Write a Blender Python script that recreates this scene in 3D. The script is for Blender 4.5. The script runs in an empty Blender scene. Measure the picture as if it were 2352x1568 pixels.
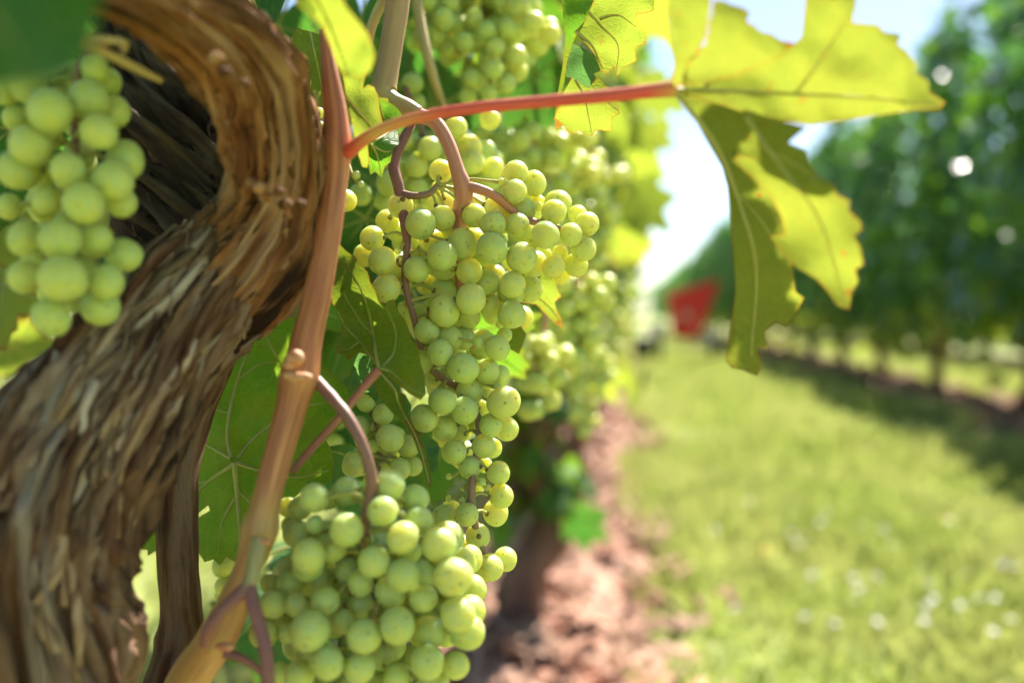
import bpy, math, random
import numpy as np
from mathutils import Vector, Matrix, noise
from mathutils.geometry import delaunay_2d_cdt
R = math.radians
random.seed(7); rng = np.random.default_rng(7)
scene = bpy.context.scene
col = scene.collection

# ------------------------------------------------------------------ camera
CAM_H = 0.65
FOC = 2352 * 35 / 36
cam_d = bpy.data.cameras.new('camera'); cam = bpy.data.objects.new('camera', cam_d); col.objects.link(cam)
cam_d.lens = 35; cam_d.sensor_width = 36; cam_d.clip_start = 0.01; cam_d.clip_end = 2000
cam.location = (0, 0, CAM_H)
cam.rotation_euler = (R(90 - 1.6), 0, R(6.58))
cam_d.dof.use_dof = True; cam_d.dof.focus_distance = 0.432; cam_d.dof.aperture_fstop = 3.9
scene.camera = cam
CM = Matrix.Translation(cam.location) @ cam.rotation_euler.to_matrix().to_4x4()
CR = CM.to_3x3(); CRT = CR.transposed(); CL = Vector(cam.location)

# ------------------------------------------------------------------ light
SUN_EL, SUN_AZ = 52.0, 24.0          # azimuth measured from +Y towards +X
w = bpy.data.worlds.new('World'); scene.world = w; w.use_nodes = True
nt = w.node_tree; nt.nodes.clear()
sky = nt.nodes.new('ShaderNodeTexSky'); sky.sky_type = 'NISHITA'; sky.sun_disc = False
sky.sun_elevation = R(SUN_EL); sky.sun_rotation = R(SUN_AZ)
sky.air_density = 0.85; sky.dust_density = 0.6; sky.ozone_density = 1.0
bg = nt.nodes.new('ShaderNodeBackground'); bg.inputs[1].default_value = 0.068
wo = nt.nodes.new('ShaderNodeOutputWorld')
nt.links.new(sky.outputs[0], bg.inputs[0]); nt.links.new(bg.outputs[0], wo.inputs[0])
sd = bpy.data.lights.new('sun', 'SUN'); sd.energy = 5.0; sd.angle = R(0.53); sd.color = (1, .93, .82)
so = bpy.data.objects.new('sun', sd); col.objects.link(so)
TOSUN = Vector((math.cos(R(SUN_EL)) * math.sin(R(SUN_AZ)), math.cos(R(SUN_EL)) * math.cos(R(SUN_AZ)), math.sin(R(SUN_EL))))
so.rotation_euler = TOSUN.to_track_quat('Z', 'Y').to_euler()
so.location = (4, 6, 8)
vs = scene.view_settings; vs.view_transform = 'Standard'; vs.look = 'None'; vs.gamma = 1; vs.exposure = 1.72
cy = scene.cycles
cy.use_denoising = True; cy.denoiser = 'OPENIMAGEDENOISE'; cy.max_bounces = 6; cy.diffuse_bounces = 3
cy.transmission_bounces = 4; cy.use_adaptive_sampling = True; cy.adaptive_threshold = .025; cy.adaptive_min_samples = 12; cy.sample_clamp_indirect = 6; cy.caustics_reflective = False; cy.caustics_refractive = False

# ------------------------------------------------------------------ coordinates
def P(x, y, D):
    """ray through a picture point (2352 x 1568 grid) taken D metres in front of the lens"""
    return CL + CR @ Vector(((x - 1176) / FOC * D, -(y - 784) / FOC * D, -D))
def proj(p):
    q = CRT @ (Vector(p) - CL); D = -q.z
    if D <= 1e-4: return (-9999, -9999, D)
    return (1176 + q.x / D * FOC, 784 - q.y / D * FOC, D)
def G(x, y):
    d = P(x, y, 1) - CL; t = -CL.z / d.z
    return CL + d * t
cA = lambda p: (716.6 + .3047 * p[0], 349.1 + .3047 * p[1])
cB = lambda p: (643.1 + .3047 * p[0], 735 + .3047 * p[1])
cC = lambda p: (459.4 + .3264 * p[0], 1056.6 + .3264 * p[1])
c1 = lambda p: (.35157 * p[0], .35157 * p[1])
c3 = lambda p: (.35564 * p[0], 1010.6 + .35564 * p[1])
cR = lambda p: (1433.25 + .5626 * p[0], .5626 * p[1])
cT = lambda p: (716.6 + .35157 * p[0], .35157 * p[1])
cU = lambda p: (551.25 + .26959 * p[0], .26959 * p[1])
ident = lambda p: (p[0], p[1])

# ------------------------------------------------------------------ materials
class NB:
    def __init__(s, name):
        s.m = bpy.data.materials.new(name); s.m.use_nodes = True; s.t = s.m.node_tree; s.t.nodes.clear()
    def n(s, typ, **kw):
        nd = s.t.nodes.new('ShaderNode' + typ)
        for k, v in kw.items():
            if k.startswith('i_'):
                key = k[2:].replace('_', ' ')
                nd.inputs[int(key) if key.isdigit() else key].default_value = v
            else: setattr(nd, k, v)
        return nd
    def l(s, a, b): s.t.links.new(a, b); return s
    def out(s, sh): o = s.n('OutputMaterial'); s.l(sh, o.inputs[0]); return s.m
    def mix(s, fac, a, b, blend='MIX'):
        m = s.n('Mix', data_type='RGBA', blend_type=blend)
        for v, i in ((fac, 0), (a, 6), (b, 7)):
            if hasattr(v, 'is_output'): s.l(v, m.inputs[i])
            else: m.inputs[i].default_value = v if i == 0 else (*v, 1)
        return m.outputs[2]
    def ramp(s, f, a, b, c0=0, c1_=1):
        r = s.n('MapRange', i_1=a, i_2=b, i_3=c0, i_4=c1_); s.l(f, r.inputs[0]); return r.outputs[0]
    def math(s, op, a, b=0.0):
        m = s.n('Math', operation=op)
        for v, i in ((a, 0), (b, 1)):
            if hasattr(v, 'is_output'): s.l(v, m.inputs[i])
            else: m.inputs[i].default_value = v
        return m.outputs[0]
    def noise(s, vec, sc, det=4, rough=.55):
        nd = s.n('TexNoise', i_Scale=sc, i_Detail=det, i_Roughness=rough)
        if vec is not None: s.l(vec, nd.inputs[0])
        return nd.outputs[0]
    def bump(s, h, strength, dist):
        b = s.n('Bump', i_Strength=strength, i_Distance=dist); s.l(h, b.inputs['Height']); return b.outputs[0]
    def objrand(s, vec, k=50):
        oi = s.n('ObjectInfo'); mu = s.math('MULTIPLY', oi.outputs['Random'], k)
        cmb = s.n('CombineXYZ'); s.l(mu, cmb.inputs[0]); s.l(s.math('MULTIPLY', mu, 1.7), cmb.inputs[1]); s.l(s.math('MULTIPLY', mu, 0.6), cmb.inputs[2])
        ad = s.n('VectorMath', operation='ADD'); s.l(vec, ad.inputs[0]); s.l(cmb.outputs[0], ad.inputs[1])
        return ad.outputs[0], oi.outputs['Random']

def mat_grape():
    b = NB('grape_skin'); tc = b.n('TexCoord')
    v, rnd = b.objrand(tc.outputs['Object'])
    n1 = b.noise(v, 1.6, 5, .6)
    flesh = b.mix(b.ramp(rnd, 0, 1), (.46, .52, .075), (.60, .58, .09))
    flesh = b.mix(b.ramp(n1, .45, .8, 0, .5), flesh, (.64, .58, .09))
    # faint meridian veins seen in the flesh
    sx = b.n('SeparateXYZ'); b.l(tc.outputs['Object'], sx.inputs[0])
    ang = b.math('ARCTAN2', sx.outputs[1], sx.outputs[0])
    wv = b.math('SINE', b.math('ADD', b.math('MULTIPLY', ang, 13.0), b.math('MULTIPLY', b.noise(v, 2.5, 3), 9.0)))
    flesh = b.mix(b.ramp(wv, .75, 1.0, 0, .25), flesh, (.68, .68, .22))
    bl = b.ramp(b.noise(v, 2.1, 7, .68), .30, .68, .16, .74)
    # dust freckles, russet scars and the dot of the old flower
    vo = b.n('TexVoronoi', i_Scale=4.2); b.l(v, vo.inputs['Vector'])
    sp = b.ramp(vo.outputs['Distance'], .07, .11, .85, 0)
    vo2 = b.n('TexVoronoi', i_Scale=1.3); b.l(v, vo2.inputs['Vector'])
    sp2 = b.math('MULTIPLY', b.ramp(vo2.outputs['Distance'], .10, .22, .75, 0), b.ramp(b.noise(v, 9, 3), .45, .6))
    rad = b.math('SQRT', b.math('ADD', b.math('MULTIPLY', sx.outputs[0], sx.outputs[0]), b.math('MULTIPLY', sx.outputs[1], sx.outputs[1])))
    dot = b.math('MULTIPLY', b.ramp(rad, .035, .065, .9, 0), b.math('LESS_THAN', sx.outputs[2], 0.0))
    mark = b.math('MAXIMUM', b.math('MAXIMUM', sp, sp2), dot)
    c = b.mix(mark, flesh, (.13, .075, .02)); cb = b.mix(mark, (.29, .54, .37), (.12, .07, .02))
    p = b.n('BsdfPrincipled'); b.l(c, p.inputs['Base Color'])
    p.subsurface_method = 'RANDOM_WALK'
    p.inputs['Subsurface Weight'].default_value = 1
    p.inputs['Subsurface Radius'].default_value = (1, .8, .2)
    p.inputs['Subsurface Scale'].default_value = .024
    p.inputs['Subsurface Anisotropy'].default_value = .6
    p.inputs['Roughness'].default_value = .3; p.inputs['Specular IOR Level'].default_value = .45
    nb = b.bump(b.noise(v, 14, 3), .12, .05); b.l(nb, p.inputs['Normal'])
    q = b.n('BsdfPrincipled', i_Roughness=.62); b.l(cb, q.inputs['Base Color']); q.inputs['Specular IOR Level'].default_value = .3; b.l(nb, q.inputs['Normal'])
    mx = b.n('MixShader'); b.l(b.math('MULTIPLY', bl, .72), mx.inputs[0]); b.l(p.outputs[0], mx.inputs[1]); b.l(q.outputs[0], mx.inputs[2])
    return b.out(mx.outputs[0])

def mat_leaf(name, top, under, trans, tw=.5, yellow=(.27, .26, .03), yamt=.35, brown=.5, rough=.5, vein=.5, spot=.3, spec=.32):
    b = NB(name); uv = b.n('UVMap'); v0, rnd = b.objrand(uv.outputs[0], 30)
    at = b.n('Attribute', attribute_name='margin'); mg = at.outputs['Fac']
    n1 = b.noise(v0, 2.2, 4); n2 = b.noise(v0, 9, 5)
    ye = b.math('MULTIPLY', b.ramp(n1, .42, .72), yamt)
    ye = b.math('ADD', ye, b.math('MULTIPLY', b.ramp(mg, .45, 1), yamt * .6))
    vo = b.n('TexVoronoi', i_Scale=11, feature='DISTANCE_TO_EDGE'); b.l(uv.outputs[0], vo.inputs['Vector'])
    vn = b.math('MULTIPLY', b.ramp(vo.outputs['Distance'], 0, .07, 1, 0), vein)
    br = b.math('MULTIPLY', b.ramp(b.math('ADD', mg, b.math('MULTIPLY', n2, .5)), 1.02, 1.32), brown)
    sp = b.math('MULTIPLY', b.ramp(b.noise(v0, 5.5, 3), .66, .74), spot)
    br = b.math('MAXIMUM', br, sp)
    geo = b.n('NewGeometry')
    def chain(base, yl, vc, bc):
        c = b.mix(ye, base, yl); c = b.mix(b.math('MULTIPLY', vn, .6), c, vc); return b.mix(br, c, bc)
    front = b.mix(geo.outputs['Backfacing'], top, under)
    vary = b.ramp(rnd, 0, 1, .75, 1.25)
    hs = b.n('HueSaturation'); b.l(front, hs.inputs['Color']); b.l(vary, hs.inputs['Value'])
    c = chain(hs.outputs[0], yellow, (.24, .32, .08), (.22, .075, .02))
    ct = chain(trans, (.38, .37, .035), tuple(min(1, x * 1.25) for x in trans), (.40, .10, .015))
    p = b.n('BsdfPrincipled', i_Roughness=rough); b.l(c, p.inputs['Base Color']); p.inputs['Specular IOR Level'].default_value = spec
    bh = b.math('ADD', b.math('MULTIPLY', vn, -1.0), b.math('MULTIPLY', n2, .35))
    bm_ = b.bump(bh, .35, .0012); b.l(bm_, p.inputs['Normal'])
    t = b.n('BsdfTranslucent'); b.l(ct, t.inputs[0]); b.l(bm_, t.inputs['Normal'])
    mx = b.n('MixShader', i_0=tw); b.l(p.outputs[0], mx.inputs[1]); b.l(t.outputs[0], mx.inputs[2])
    return b.out(mx.outputs[0])

def mat_simple(name, c0, c1_, sc=60, rough=.6, stretch=None, bump=.3, bd=.0008, sss=0, coord='Object', spec=.4):
    b = NB(name); tc = b.n('TexCoord'); v = tc.outputs[coord]
    if stretch:
        mp = b.n('Mapping'); mp.inputs['Scale'].default_value = stretch; b.l(v, mp.inputs[0]); v = mp.outputs[0]
    n = b.noise(v, sc, 6, .6)
    c = b.mix(b.ramp(n, .32, .68), c0, c1_)
    p = b.n('BsdfPrincipled', i_Roughness=rough); b.l(c, p.inputs['Base Color']); p.inputs['Specular IOR Level'].default_value = spec
    if sss: p.inputs['Subsurface Weight'].default_value = sss; p.inputs['Subsurface Radius'].default_value = (1, .6, .3); p.inputs['Subsurface Scale'].default_value = .002
    b.l(b.bump(n, bump, bd), p.inputs['Normal'])
    return b.out(p.outputs[0])

def mat_bark(name, dark, mid, light, grey, s_around=1.0, fine=1.0):
    """fibres run along V of the UV map (metres); U goes round the stem"""
    b = NB(name); uv = b.n('UVMap')
    mp = b.n('Mapping'); mp.inputs['Scale'].default_value = (260 * s_around * fine, 22 * fine, 1); b.l(uv.outputs[0], mp.inputs[0])
    v, rnd = b.objrand(mp.outputs[0], 40)
    n1 = b.noise(v, 1.0, 6, .62); n2 = b.noise(v, .32, 4, .6); n3 = b.noise(v, 4.5, 4, .6)
    c = b.mix(b.ramp(n2, .38, .54), dark, mid)
    c = b.mix(b.ramp(n1, .42, .62, 0, .85), c, light)
    c = b.mix(b.math('MULTIPLY', b.ramp(b.math('ADD', n2, b.math('MULTIPLY', n1, .5)), .76, .90), .85), c, grey)
    c = b.mix(b.ramp(n3, .58, .72, 0, .5), c, dark)
    hv = b.n('HueSaturation'); b.l(c, hv.inputs['Color']); b.l(b.ramp(rnd, 0, 1, .55, 1.35), hv.inputs['Value']); c = hv.outputs[0]
    p = b.n('BsdfPrincipled', i_Roughness=.82); b.l(c, p.inputs['Base Color']); p.inputs['Specular IOR Level'].default_value = .25
    h = b.math('ADD', n1, b.math('MULTIPLY', n3, .45))
    b.l(b.bump(h, .8, .0022), p.inputs['Normal'])
    return b.out(p.outputs[0])

def mat_cane(name, red, tan, pale):
    b = NB(name); uv = b.n('UVMap')
    mp = b.n('Mapping'); mp.inputs['Scale'].default_value = (420, 14, 1); b.l(uv.outputs[0], mp.inputs[0])
    n1 = b.noise(mp.outputs[0], 1, 5, .6)
    mp2 = b.n('Mapping'); mp2.inputs['Scale'].default_value = (90, 16, 1); b.l(uv.outputs[0], mp2.inputs[0])
    n2 = b.noise(mp2.outputs[0], 1, 3)
    at = b.n('Attribute', attribute_name='tint')
    c = b.mix(b.ramp(n1, .38, .62), red, tan)
    c = b.mix(b.ramp(n2, .42, .62, 0, .75), c, red)
    c = b.mix(b.math('MULTIPLY', at.outputs['Fac'], b.ramp(b.math('ADD', n1, n2), .85, 1.2, 1, .3)), c, pale)
    sp = b.n('TexVoronoi', i_Scale=1.6); b.l(mp.outputs[0], sp.inputs['Vector'])
    c = b.mix(b.ramp(sp.outputs['Distance'], .10, .2, .45, 0), c, (.10, .04, .02))
    p = b.n('BsdfPrincipled', i_Roughness=.5); b.l(c, p.inputs['Base Color'])
    p.inputs['Subsurface Weight'].default_value = .2; p.inputs['Subsurface Radius'].default_value = (1, .5, .3); p.inputs['Subsurface Scale'].default_value = .0012
    b.l(b.bump(n1, .55, .0010), p.inputs['Normal'])
    return b.out(p.outputs[0])

M = {}
M['grape'] = mat_grape()
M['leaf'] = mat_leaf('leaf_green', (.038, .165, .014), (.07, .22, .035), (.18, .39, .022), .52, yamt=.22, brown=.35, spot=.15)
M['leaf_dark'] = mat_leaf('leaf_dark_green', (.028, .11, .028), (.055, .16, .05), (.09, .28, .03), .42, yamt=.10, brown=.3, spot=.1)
M['leaf_crown'] = mat_leaf('leaf_crown', (.032, .11, .045), (.06, .16, .07), (.10, .27, .04), .42, yamt=.15, brown=.2, rough=.22, spot=.1, spec=.6)
M['leaf_fresh'] = mat_leaf('leaf_fresh_green', (.055, .20, .015), (.10, .25, .035), (.25, .43, .025), .54, yamt=.35, brown=.4, spot=.3, vein=.8)
M['leaf_olive'] = mat_leaf('leaf_olive', (.07, .14, .014), (.10, .17, .025), (.24, .34, .024), .42, yamt=.3, brown=.8, spot=.25)
M['leaf_yellow'] = mat_leaf('leaf_yellow_green', (.12, .20, .022), (.18, .26, .055), (.33, .42, .04), .52, yamt=.4, brown=.85, spot=.35)
M['leaf_autumn'] = mat_leaf('leaf_turning', (.15, .18, .02), (.20, .22, .045), (.25, .295, .032), .52, yamt=.4, brown=1.0, spot=.9, rough=.68, vein=.9)
M['leaf_teal'] = mat_leaf('leaf_blue_green', (.05, .15, .06), (.14, .26, .13), (.16, .36, .08), .45, yamt=.05, brown=.3, spot=.05)
M['vein'] = mat_simple('leaf_vein', (.34, .36, .10), (.42, .42, .16), 200, .55, bump=.1, sss=.3)
M['vein_green'] = mat_simple('leaf_vein_green', (.20, .27, .06), (.28, .33, .09), 200, .55, bump=.1, sss=.3)
M['bark'] = mat_bark('vine_bark', (.016, .007, .004), (.16, .068, .036), (.34, .20, .12), (.46, .37, .30))
M['bark_strip'] = mat_bark('peeling_bark', (.07, .035, .022), (.28, .165, .095), (.42, .29, .19), (.50, .42, .34), 1.0, 1.2)
M['bark_arm'] = mat_bark('vine_bark_arm', (.022, .009, .005), (.19, .072, .028), (.34, .155, .06), (.42, .28, .18))
M['bark_hollow_shade'] = mat_bark('shaded_head_bark', (.010, .005, .004), (.06, .03, .018), (.15, .085, .05), (.22, .16, .115))  # head bark darkened: the shade of the hollow is put into its colour
M['old_cane'] = mat_bark('old_cane_bark', (.035, .014, .009), (.19, .085, .05), (.36, .20, .09), (.38, .27, .18), .8, 1.2)
M['cane'] = mat_cane('cane_bark', (.30, .085, .038), (.56, .24, .11), (.60, .40, .15))
M['cane_tan'] = mat_cane('cane_bark_tan', (.36, .20, .10), (.44, .30, .15), (.46, .42, .18))
M['petiole_red'] = mat_cane('petiole_red', (.66, .075, .07), (.74, .15, .12), (.62, .40, .11))
M['stem_pink'] = mat_cane('stem_pink', (.50, .20, .14), (.56, .29, .20), (.48, .45, .18))
M['stem_purple'] = mat_cane('stem_purple', (.20, .075, .075), (.28, .115, .10), (.40, .38, .15))
M['petiole_brown'] = mat_cane('petiole_brown', (.36, .14, .09), (.42, .20, .12), (.50, .40, .16))
M['pedicel'] = mat_simple('pedicel', (.34, .38, .08), (.42, .40, .12), 150, .55, bump=.2, sss=.3)
M['berry_cap'] = mat_simple('berry_cap', (.10, .06, .025), (.22, .16, .05), 400, .7, bump=.3)
M['bud'] = mat_simple('bud_scale', (.48, .16, .07), (.60, .36, .20), 300, .6, bump=.3)

def mat_grass():
    b = NB('grass_blade'); geo = b.n('NewGeometry'); n = b.noise(geo.outputs['Position'], 2.2, 5); n2 = b.noise(geo.outputs['Position'], 23, 2)
    c = b.mix(b.ramp(n, .38, .66), (.22, .31, .06), (.48, .46, .21)); c = b.mix(b.ramp(n2, .52, .75, 0, .6), c, (.42, .40, .20))
    p = b.n('BsdfPrincipled', i_Roughness=.27); b.l(c, p.inputs['Base Color'])
    t = b.n('BsdfTranslucent'); ct = b.mix(.6, c, (.42, .48, .10)); b.l(ct, t.inputs[0])
    mx = b.n('MixShader', i_0=.5); b.l(p.outputs[0], mx.inputs[1]); b.l(t.outputs[0], mx.inputs[2]); return b.out(mx.outputs[0])
M['grass'] = mat_grass()
def mat_ground(name, a, c_, d, sc):
    b = NB(name); geo = b.n('NewGeometry'); v = geo.outputs['Position']
    n = b.noise(v, sc, 8, .65); n2 = b.noise(v, sc * 6, 6, .6)
    c = b.mix(b.ramp(n, .35, .65), a, c_); c = b.mix(b.ramp(n2, .5, .7, 0, .7), c, d)
    p = b.n('BsdfPrincipled', i_Roughness=.9); b.l(c, p.inputs['Base Color']); b.l(b.bump(n2, .8, .03), p.inputs['Normal']); return b.out(p.outputs[0])
M['turf'] = mat_ground('turf_soil', (.19, .25, .055), (.28, .31, .09), (.32, .28, .13), 2.0)
M['soil'] = mat_ground('soil', (.21, .12, .075), (.31, .19, .125), (.15, .07, .045), 3.0)
M['chip'] = mat_simple('mulch_chip', (.28, .105, .06), (.48, .31, .22), 9, .75, bump=.4)
M['trunk_far'] = mat_simple('far_trunk_bark', (.10, .055, .04), (.24, .14, .10), 25, .9, (1, 1, .2), .8, .01)
M['post'] = mat_simple('post_wood', (.22, .23, .23), (.34, .34, .33), 12, .8, (1, 1, .1), .5, .005)
M['red'] = mat_simple('red_paint', (.95, .045, .085), (.92, .035, .07), 5, .28, bump=.05)
M['steel'] = mat_simple('grey_steel', (.40, .38, .38), (.52, .50, .50), 8, .35, bump=.1)
M['rubber'] = mat_simple('rubber', (.03, .032, .036), (.05, .05, .055), 20, .7, bump=.2)
M['petal_white'] = mat_simple('petal_white', (.75, .74, .70), (.80, .79, .76), 20, .6, bump=.05)
M['petal_yellow'] = mat_simple('petal_yellow', (.80, .38, .03), (.82, .46, .05), 20, .6, bump=.05)

# ------------------------------------------------------------------ object helpers
def link(o, parent=None):
    col.objects.link(o)
    if parent is not None: o.parent = parent; o.matrix_parent_inverse = Matrix.Translation(parent.location).inverted() if parent.parent is None else Matrix.Identity(4)
    return o
def empty(name, loc, label, cat, group=None):
    o = bpy.data.objects.new(name, None); o.location = loc; o.empty_display_size = .05; col.objects.link(o)
    tag(o, label, cat, group); return o
def tag(o, label=None, cat=None, group=None, kind=None):
    if label: o['label'] = label
    if cat: o['category'] = cat
    if group: o['group'] = group
    if kind: o['kind'] = kind
def mesh(name, verts, faces, mat, smooth=True, uvs=None, attr=None):
    me = bpy.data.meshes.new(name)
    me.from_pydata([tuple(v) for v in verts], [], faces)
    if mat: me.materials.append(mat)
    if smooth: me.polygons.foreach_set('use_smooth', [True] * len(me.polygons))
    if uvs is not None:
        ul = me.uv_layers.new(name='UVMap'); li = np.empty(len(me.loops), dtype=np.int32); me.loops.foreach_get('vertex_index', li)
        ul.data.foreach_set('uv', np.asarray(uvs, dtype=np.float32)[li].ravel())
    if attr:
        for k, vals in attr.items():
            a = me.attributes.new(k, 'FLOAT', 'POINT'); a.data.foreach_set('value', np.asarray(vals, dtype=np.float32))
    me.update(); return me
def obj(name, me, parent=None): return link(bpy.data.objects.new(name, me), parent)

def catmull(pts, n):
    """pts: list of tuples (any dimension) -> n samples along a Catmull-Rom curve"""
    p = np.array(pts, float); p = np.vstack([2 * p[0] - p[1], p, 2 * p[-1] - p[-2]]); m = len(p) - 3; out = []
    for t in np.linspace(0, m - 1e-6, n):
        i = int(t); u = t - i; a, b_, c, d = p[i:i + 4]
        out.append(.5 * ((2 * b_) + (-a + c) * u + (2 * a - 5 * b_ + 4 * c - d) * u * u + (-a + 3 * b_ - 3 * c + d) * u ** 3))
    return np.array(out)
def frames(c):
    t = np.gradient(c, axis=0); t /= np.linalg.norm(t, axis=1)[:, None] + 1e-12
    n = np.zeros_like(c); up = np.array([0, 0, 1.]) if abs(t[0][2]) < .9 else np.array([1., 0, 0])
    n[0] = np.cross(t[0], up); n[0] /= np.linalg.norm(n[0])
    for i in range(1, len(c)):
        v = n[i - 1] - t[i] * np.dot(n[i - 1], t[i]); n[i] = v / (np.linalg.norm(v) + 1e-12)
    return t, n, np.cross(t, n)
def pxpath(pts, n, tf=ident):
    """(x, y, D, radius px) list -> centres and radii in metres"""
    w4 = []
    for q in pts:
        x, y = tf(q); c = P(x, y, q[2]); w4.append((c.x, c.y, c.z, q[3] * q[2] / FOC))
    s = catmull(w4, n); return s[:, :3], np.abs(s[:, 3])
class TB:
    """collects tubes into one mesh"""
    def __init__(s): s.v = []; s.f = []; s.uv = []; s.tint = []
    def tube(s, c, r, seg=12, disp=None, cap=True, tint=None, vscale=1.0, twist=0.0):
        c = np.asarray(c, float); r = np.asarray(r, float); t, n, b = frames(c); L = np.concatenate([[0], np.cumsum(np.linalg.norm(np.diff(c, axis=0), axis=1))])
        base = len(s.v); rm = float(np.mean(r))
        for i in range(len(c)):
            for k in range(seg + 1):
                a = 2 * math.pi * k / seg; rr = r[i] * (1 + (disp(L[i], a, i) if disp else 0))
                ap = a - L[i] * twist; s.v.append(c[i] + (n[i] * math.cos(ap) + b[i] * math.sin(ap)) * rr)
                s.uv.append((a * rm, L[i] * vscale)); s.tint.append(0 if tint is None else tint[i])
        w_ = seg + 1
        for i in range(len(c) - 1):
            for k in range(seg):
                q = base + i * w_ + k; s.f.append((q, q + 1, q + w_ + 1, q + w_))
        if cap:
            for i, rev in ((0, True), (len(c) - 1, False)):
                ids = [base + i * w_ + k for k in range(seg)]; s.f.append(tuple(ids[::-1] if rev else ids))
    def blob(s, c, r, seg=10, rings=7, sq=(1, 1, 1), tint=0):
        base = len(s.v); c = np.asarray(c, float)
        for i in range(rings + 1):
            th = math.pi * i / rings
            for k in range(seg):
                a = 2 * math.pi * k / seg; d = np.array([math.sin(th) * math.cos(a) * sq[0], math.sin(th) * math.sin(a) * sq[1], math.cos(th) * sq[2]])
                s.v.append(c + d * r * (1 + .12 * noise.noise(Vector(d * 2 + c * 40)))); s.uv.append((a * r, th * r)); s.tint.append(tint)
        for i in range(rings):
            for k in range(seg):
                a, b_ = base + i * seg + k, base + i * seg + (k + 1) % seg; s.f.append((a, a + seg, b_ + seg, b_))
    def obj(s, name, mat, parent=None): return obj(name, mesh(name, s.v, s.f, mat, True, s.uv, {'tint': s.tint}), parent)

# ------------------------------------------------------------------ ground
# frame of the vineyard: rows run along +Y
ROWX = G(1235, 1480).x; RX2 = 2.38; SPACING = RX2 - ROWX; RX3 = RX2 + SPACING; RXL = ROWX - SPACING
NEXT_Y = G(1235, 1480).y
def ground_sheet():
    xs = np.concatenate([[-600, -60, -20], np.linspace(-8, 12, 81), [25, 80, 600]]); ys = np.concatenate([[-300, -30, -5], np.linspace(-1, 30, 90), [60, 200, 1200]])
    v = []; f = []
    for y in ys:
        for x in xs: v.append((x, y, .012 * noise.noise(Vector((x * 1.3, y * 1.3, 0))) if abs(x) < 12 and -1 <= y <= 30 else 0))
    nx = len(xs)
    for j in range(len(ys) - 1):
        for i in range(nx - 1): q = j * nx + i; f.append((q, q + 1, q + nx + 1, q + nx))
    o = obj('ground', mesh('ground', v, f, M['turf'])); tag(o, kind='structure')
ground_sheet()
def soil_strip(name, xc, hw, y0, y1):
    v = []; f = []; ny = int((y1 - y0) / .12); nx = 14
    for j in range(ny + 1):
        y = y0 + (y1 - y0) * j / ny
        for i in range(nx + 1):
            u = i / nx * 2 - 1; wob = hw * (1 + .22 * noise.noise(Vector((xc * 3 + (u > 0) * 9, y * 1.7, 2))))
            x = xc + u * wob
            z = .016 + .035 * (1 - u * u) + .02 * noise.noise(Vector((x * 6, y * 6, 1))) * (1 - u ** 4) + .006 * noise.noise(Vector((x * 25, y * 25, 1)))
            v.append((x, y, z if abs(u) < 1 else -.02))
    for j in range(ny):
        for i in range(nx): q = j * (nx + 1) + i; f.append((q, q + 1, q + nx + 2, q + nx + 1))
    o = obj(name, mesh(name, v, f, M['soil'])); tag(o, kind='structure')
soil_strip('soil_strip', ROWX, .21, -1, 32)
soil_strip('soil_strip', RX2, .34, 0, 34)
soil_strip('soil_strip', RX3, .34, 2, 34)
soil_strip('soil_strip', RXL, .34, 0, 26)

def mass(name, verts, tris, mat, label=None, parent=None):
    me = bpy.data.meshes.new(name); nv, nf = len(verts), len(tris)
    me.vertices.add(nv); me.vertices.foreach_set('co', np.asarray(verts, np.float32).ravel())
    me.loops.add(nf * 3); me.loops.foreach_set('vertex_index', np.asarray(tris, np.int32).ravel())
    me.polygons.add(nf); me.polygons.foreach_set('loop_start', np.arange(0, nf * 3, 3, dtype=np.int32)); me.polygons.foreach_set('loop_total', np.full(nf, 3, np.int32))
    me.materials.append(mat); me.update(calc_edges=True); me.validate()
    o = obj(name, me, parent); tag(o, label, None, None, 'stuff'); return o
def grass():
    regions = [(ROWX + .16, RX2 - .28, .9, 5, 64000), (ROWX + .16, RX2 - .28, 5, 14, 42000), (ROWX + .16, RX2 - .3, 14, 30, 15000),
               (RX2 + .3, RX3 - .3, 3, 12, 22000), (RX2 + .3, RX3 - .3, 12, 30, 9000), (RXL + .3, ROWX - .26, .5, 8, 22000), (RXL - 2.2, RXL - .3, 2, 10, 8000)]
    V = []; T = []; base = 0
    for x0, x1, y0, y1, n in regions:
        x = rng.uniform(x0, x1, n); y = rng.uniform(y0, y1, n)
        # tufty: thin out with a low frequency mask
        keep = np.sin(x * 5.1 + 2 * np.sin(y * 2.3)) * np.sin(y * 4.3 + x) + rng.uniform(-1, 1.2, n) > -.55
        x, y = x[keep], y[keep]; n = len(x)
        h = rng.uniform(.03, .085, n) * (1 + .5 * np.sin(x * 3 + y * 2.1)); wd = rng.uniform(.002, .0045, n) * (1 + y / 9)
        a = rng.uniform(0, 6.283, n); le = rng.uniform(.2, .9, n) * h; la = rng.uniform(0, 6.283, n)
        dx, dy = np.cos(a) * wd, np.sin(a) * wd; lx, ly = np.cos(la) * le, np.sin(la) * le
        z0 = np.zeros(n)
        q = np.stack([np.stack([x - dx, y - dy, z0], 1), np.stack([x + dx, y + dy, z0], 1), np.stack([x - dx * .8 + lx * .3, y - dy * .8 + ly * .3, h * .6], 1),
                      np.stack([x + dx * .8 + lx * .3, y + dy * .8 + ly * .3, h * .6], 1), np.stack([x + lx, y + ly, h], 1)], 1)
        V.append(q.reshape(-1, 3)); b_ = base + np.arange(n)[:, None] * 5
        T.append((b_[:, :, None] + np.array([[0, 1, 3], [0, 3, 2], [2, 3, 4]])[None]).reshape(-1, 3)); base += n * 5
    mass('grass', np.concatenate(V), np.concatenate(T), M['grass'], 'short sunlit grass of the aisles between vine rows')
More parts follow.
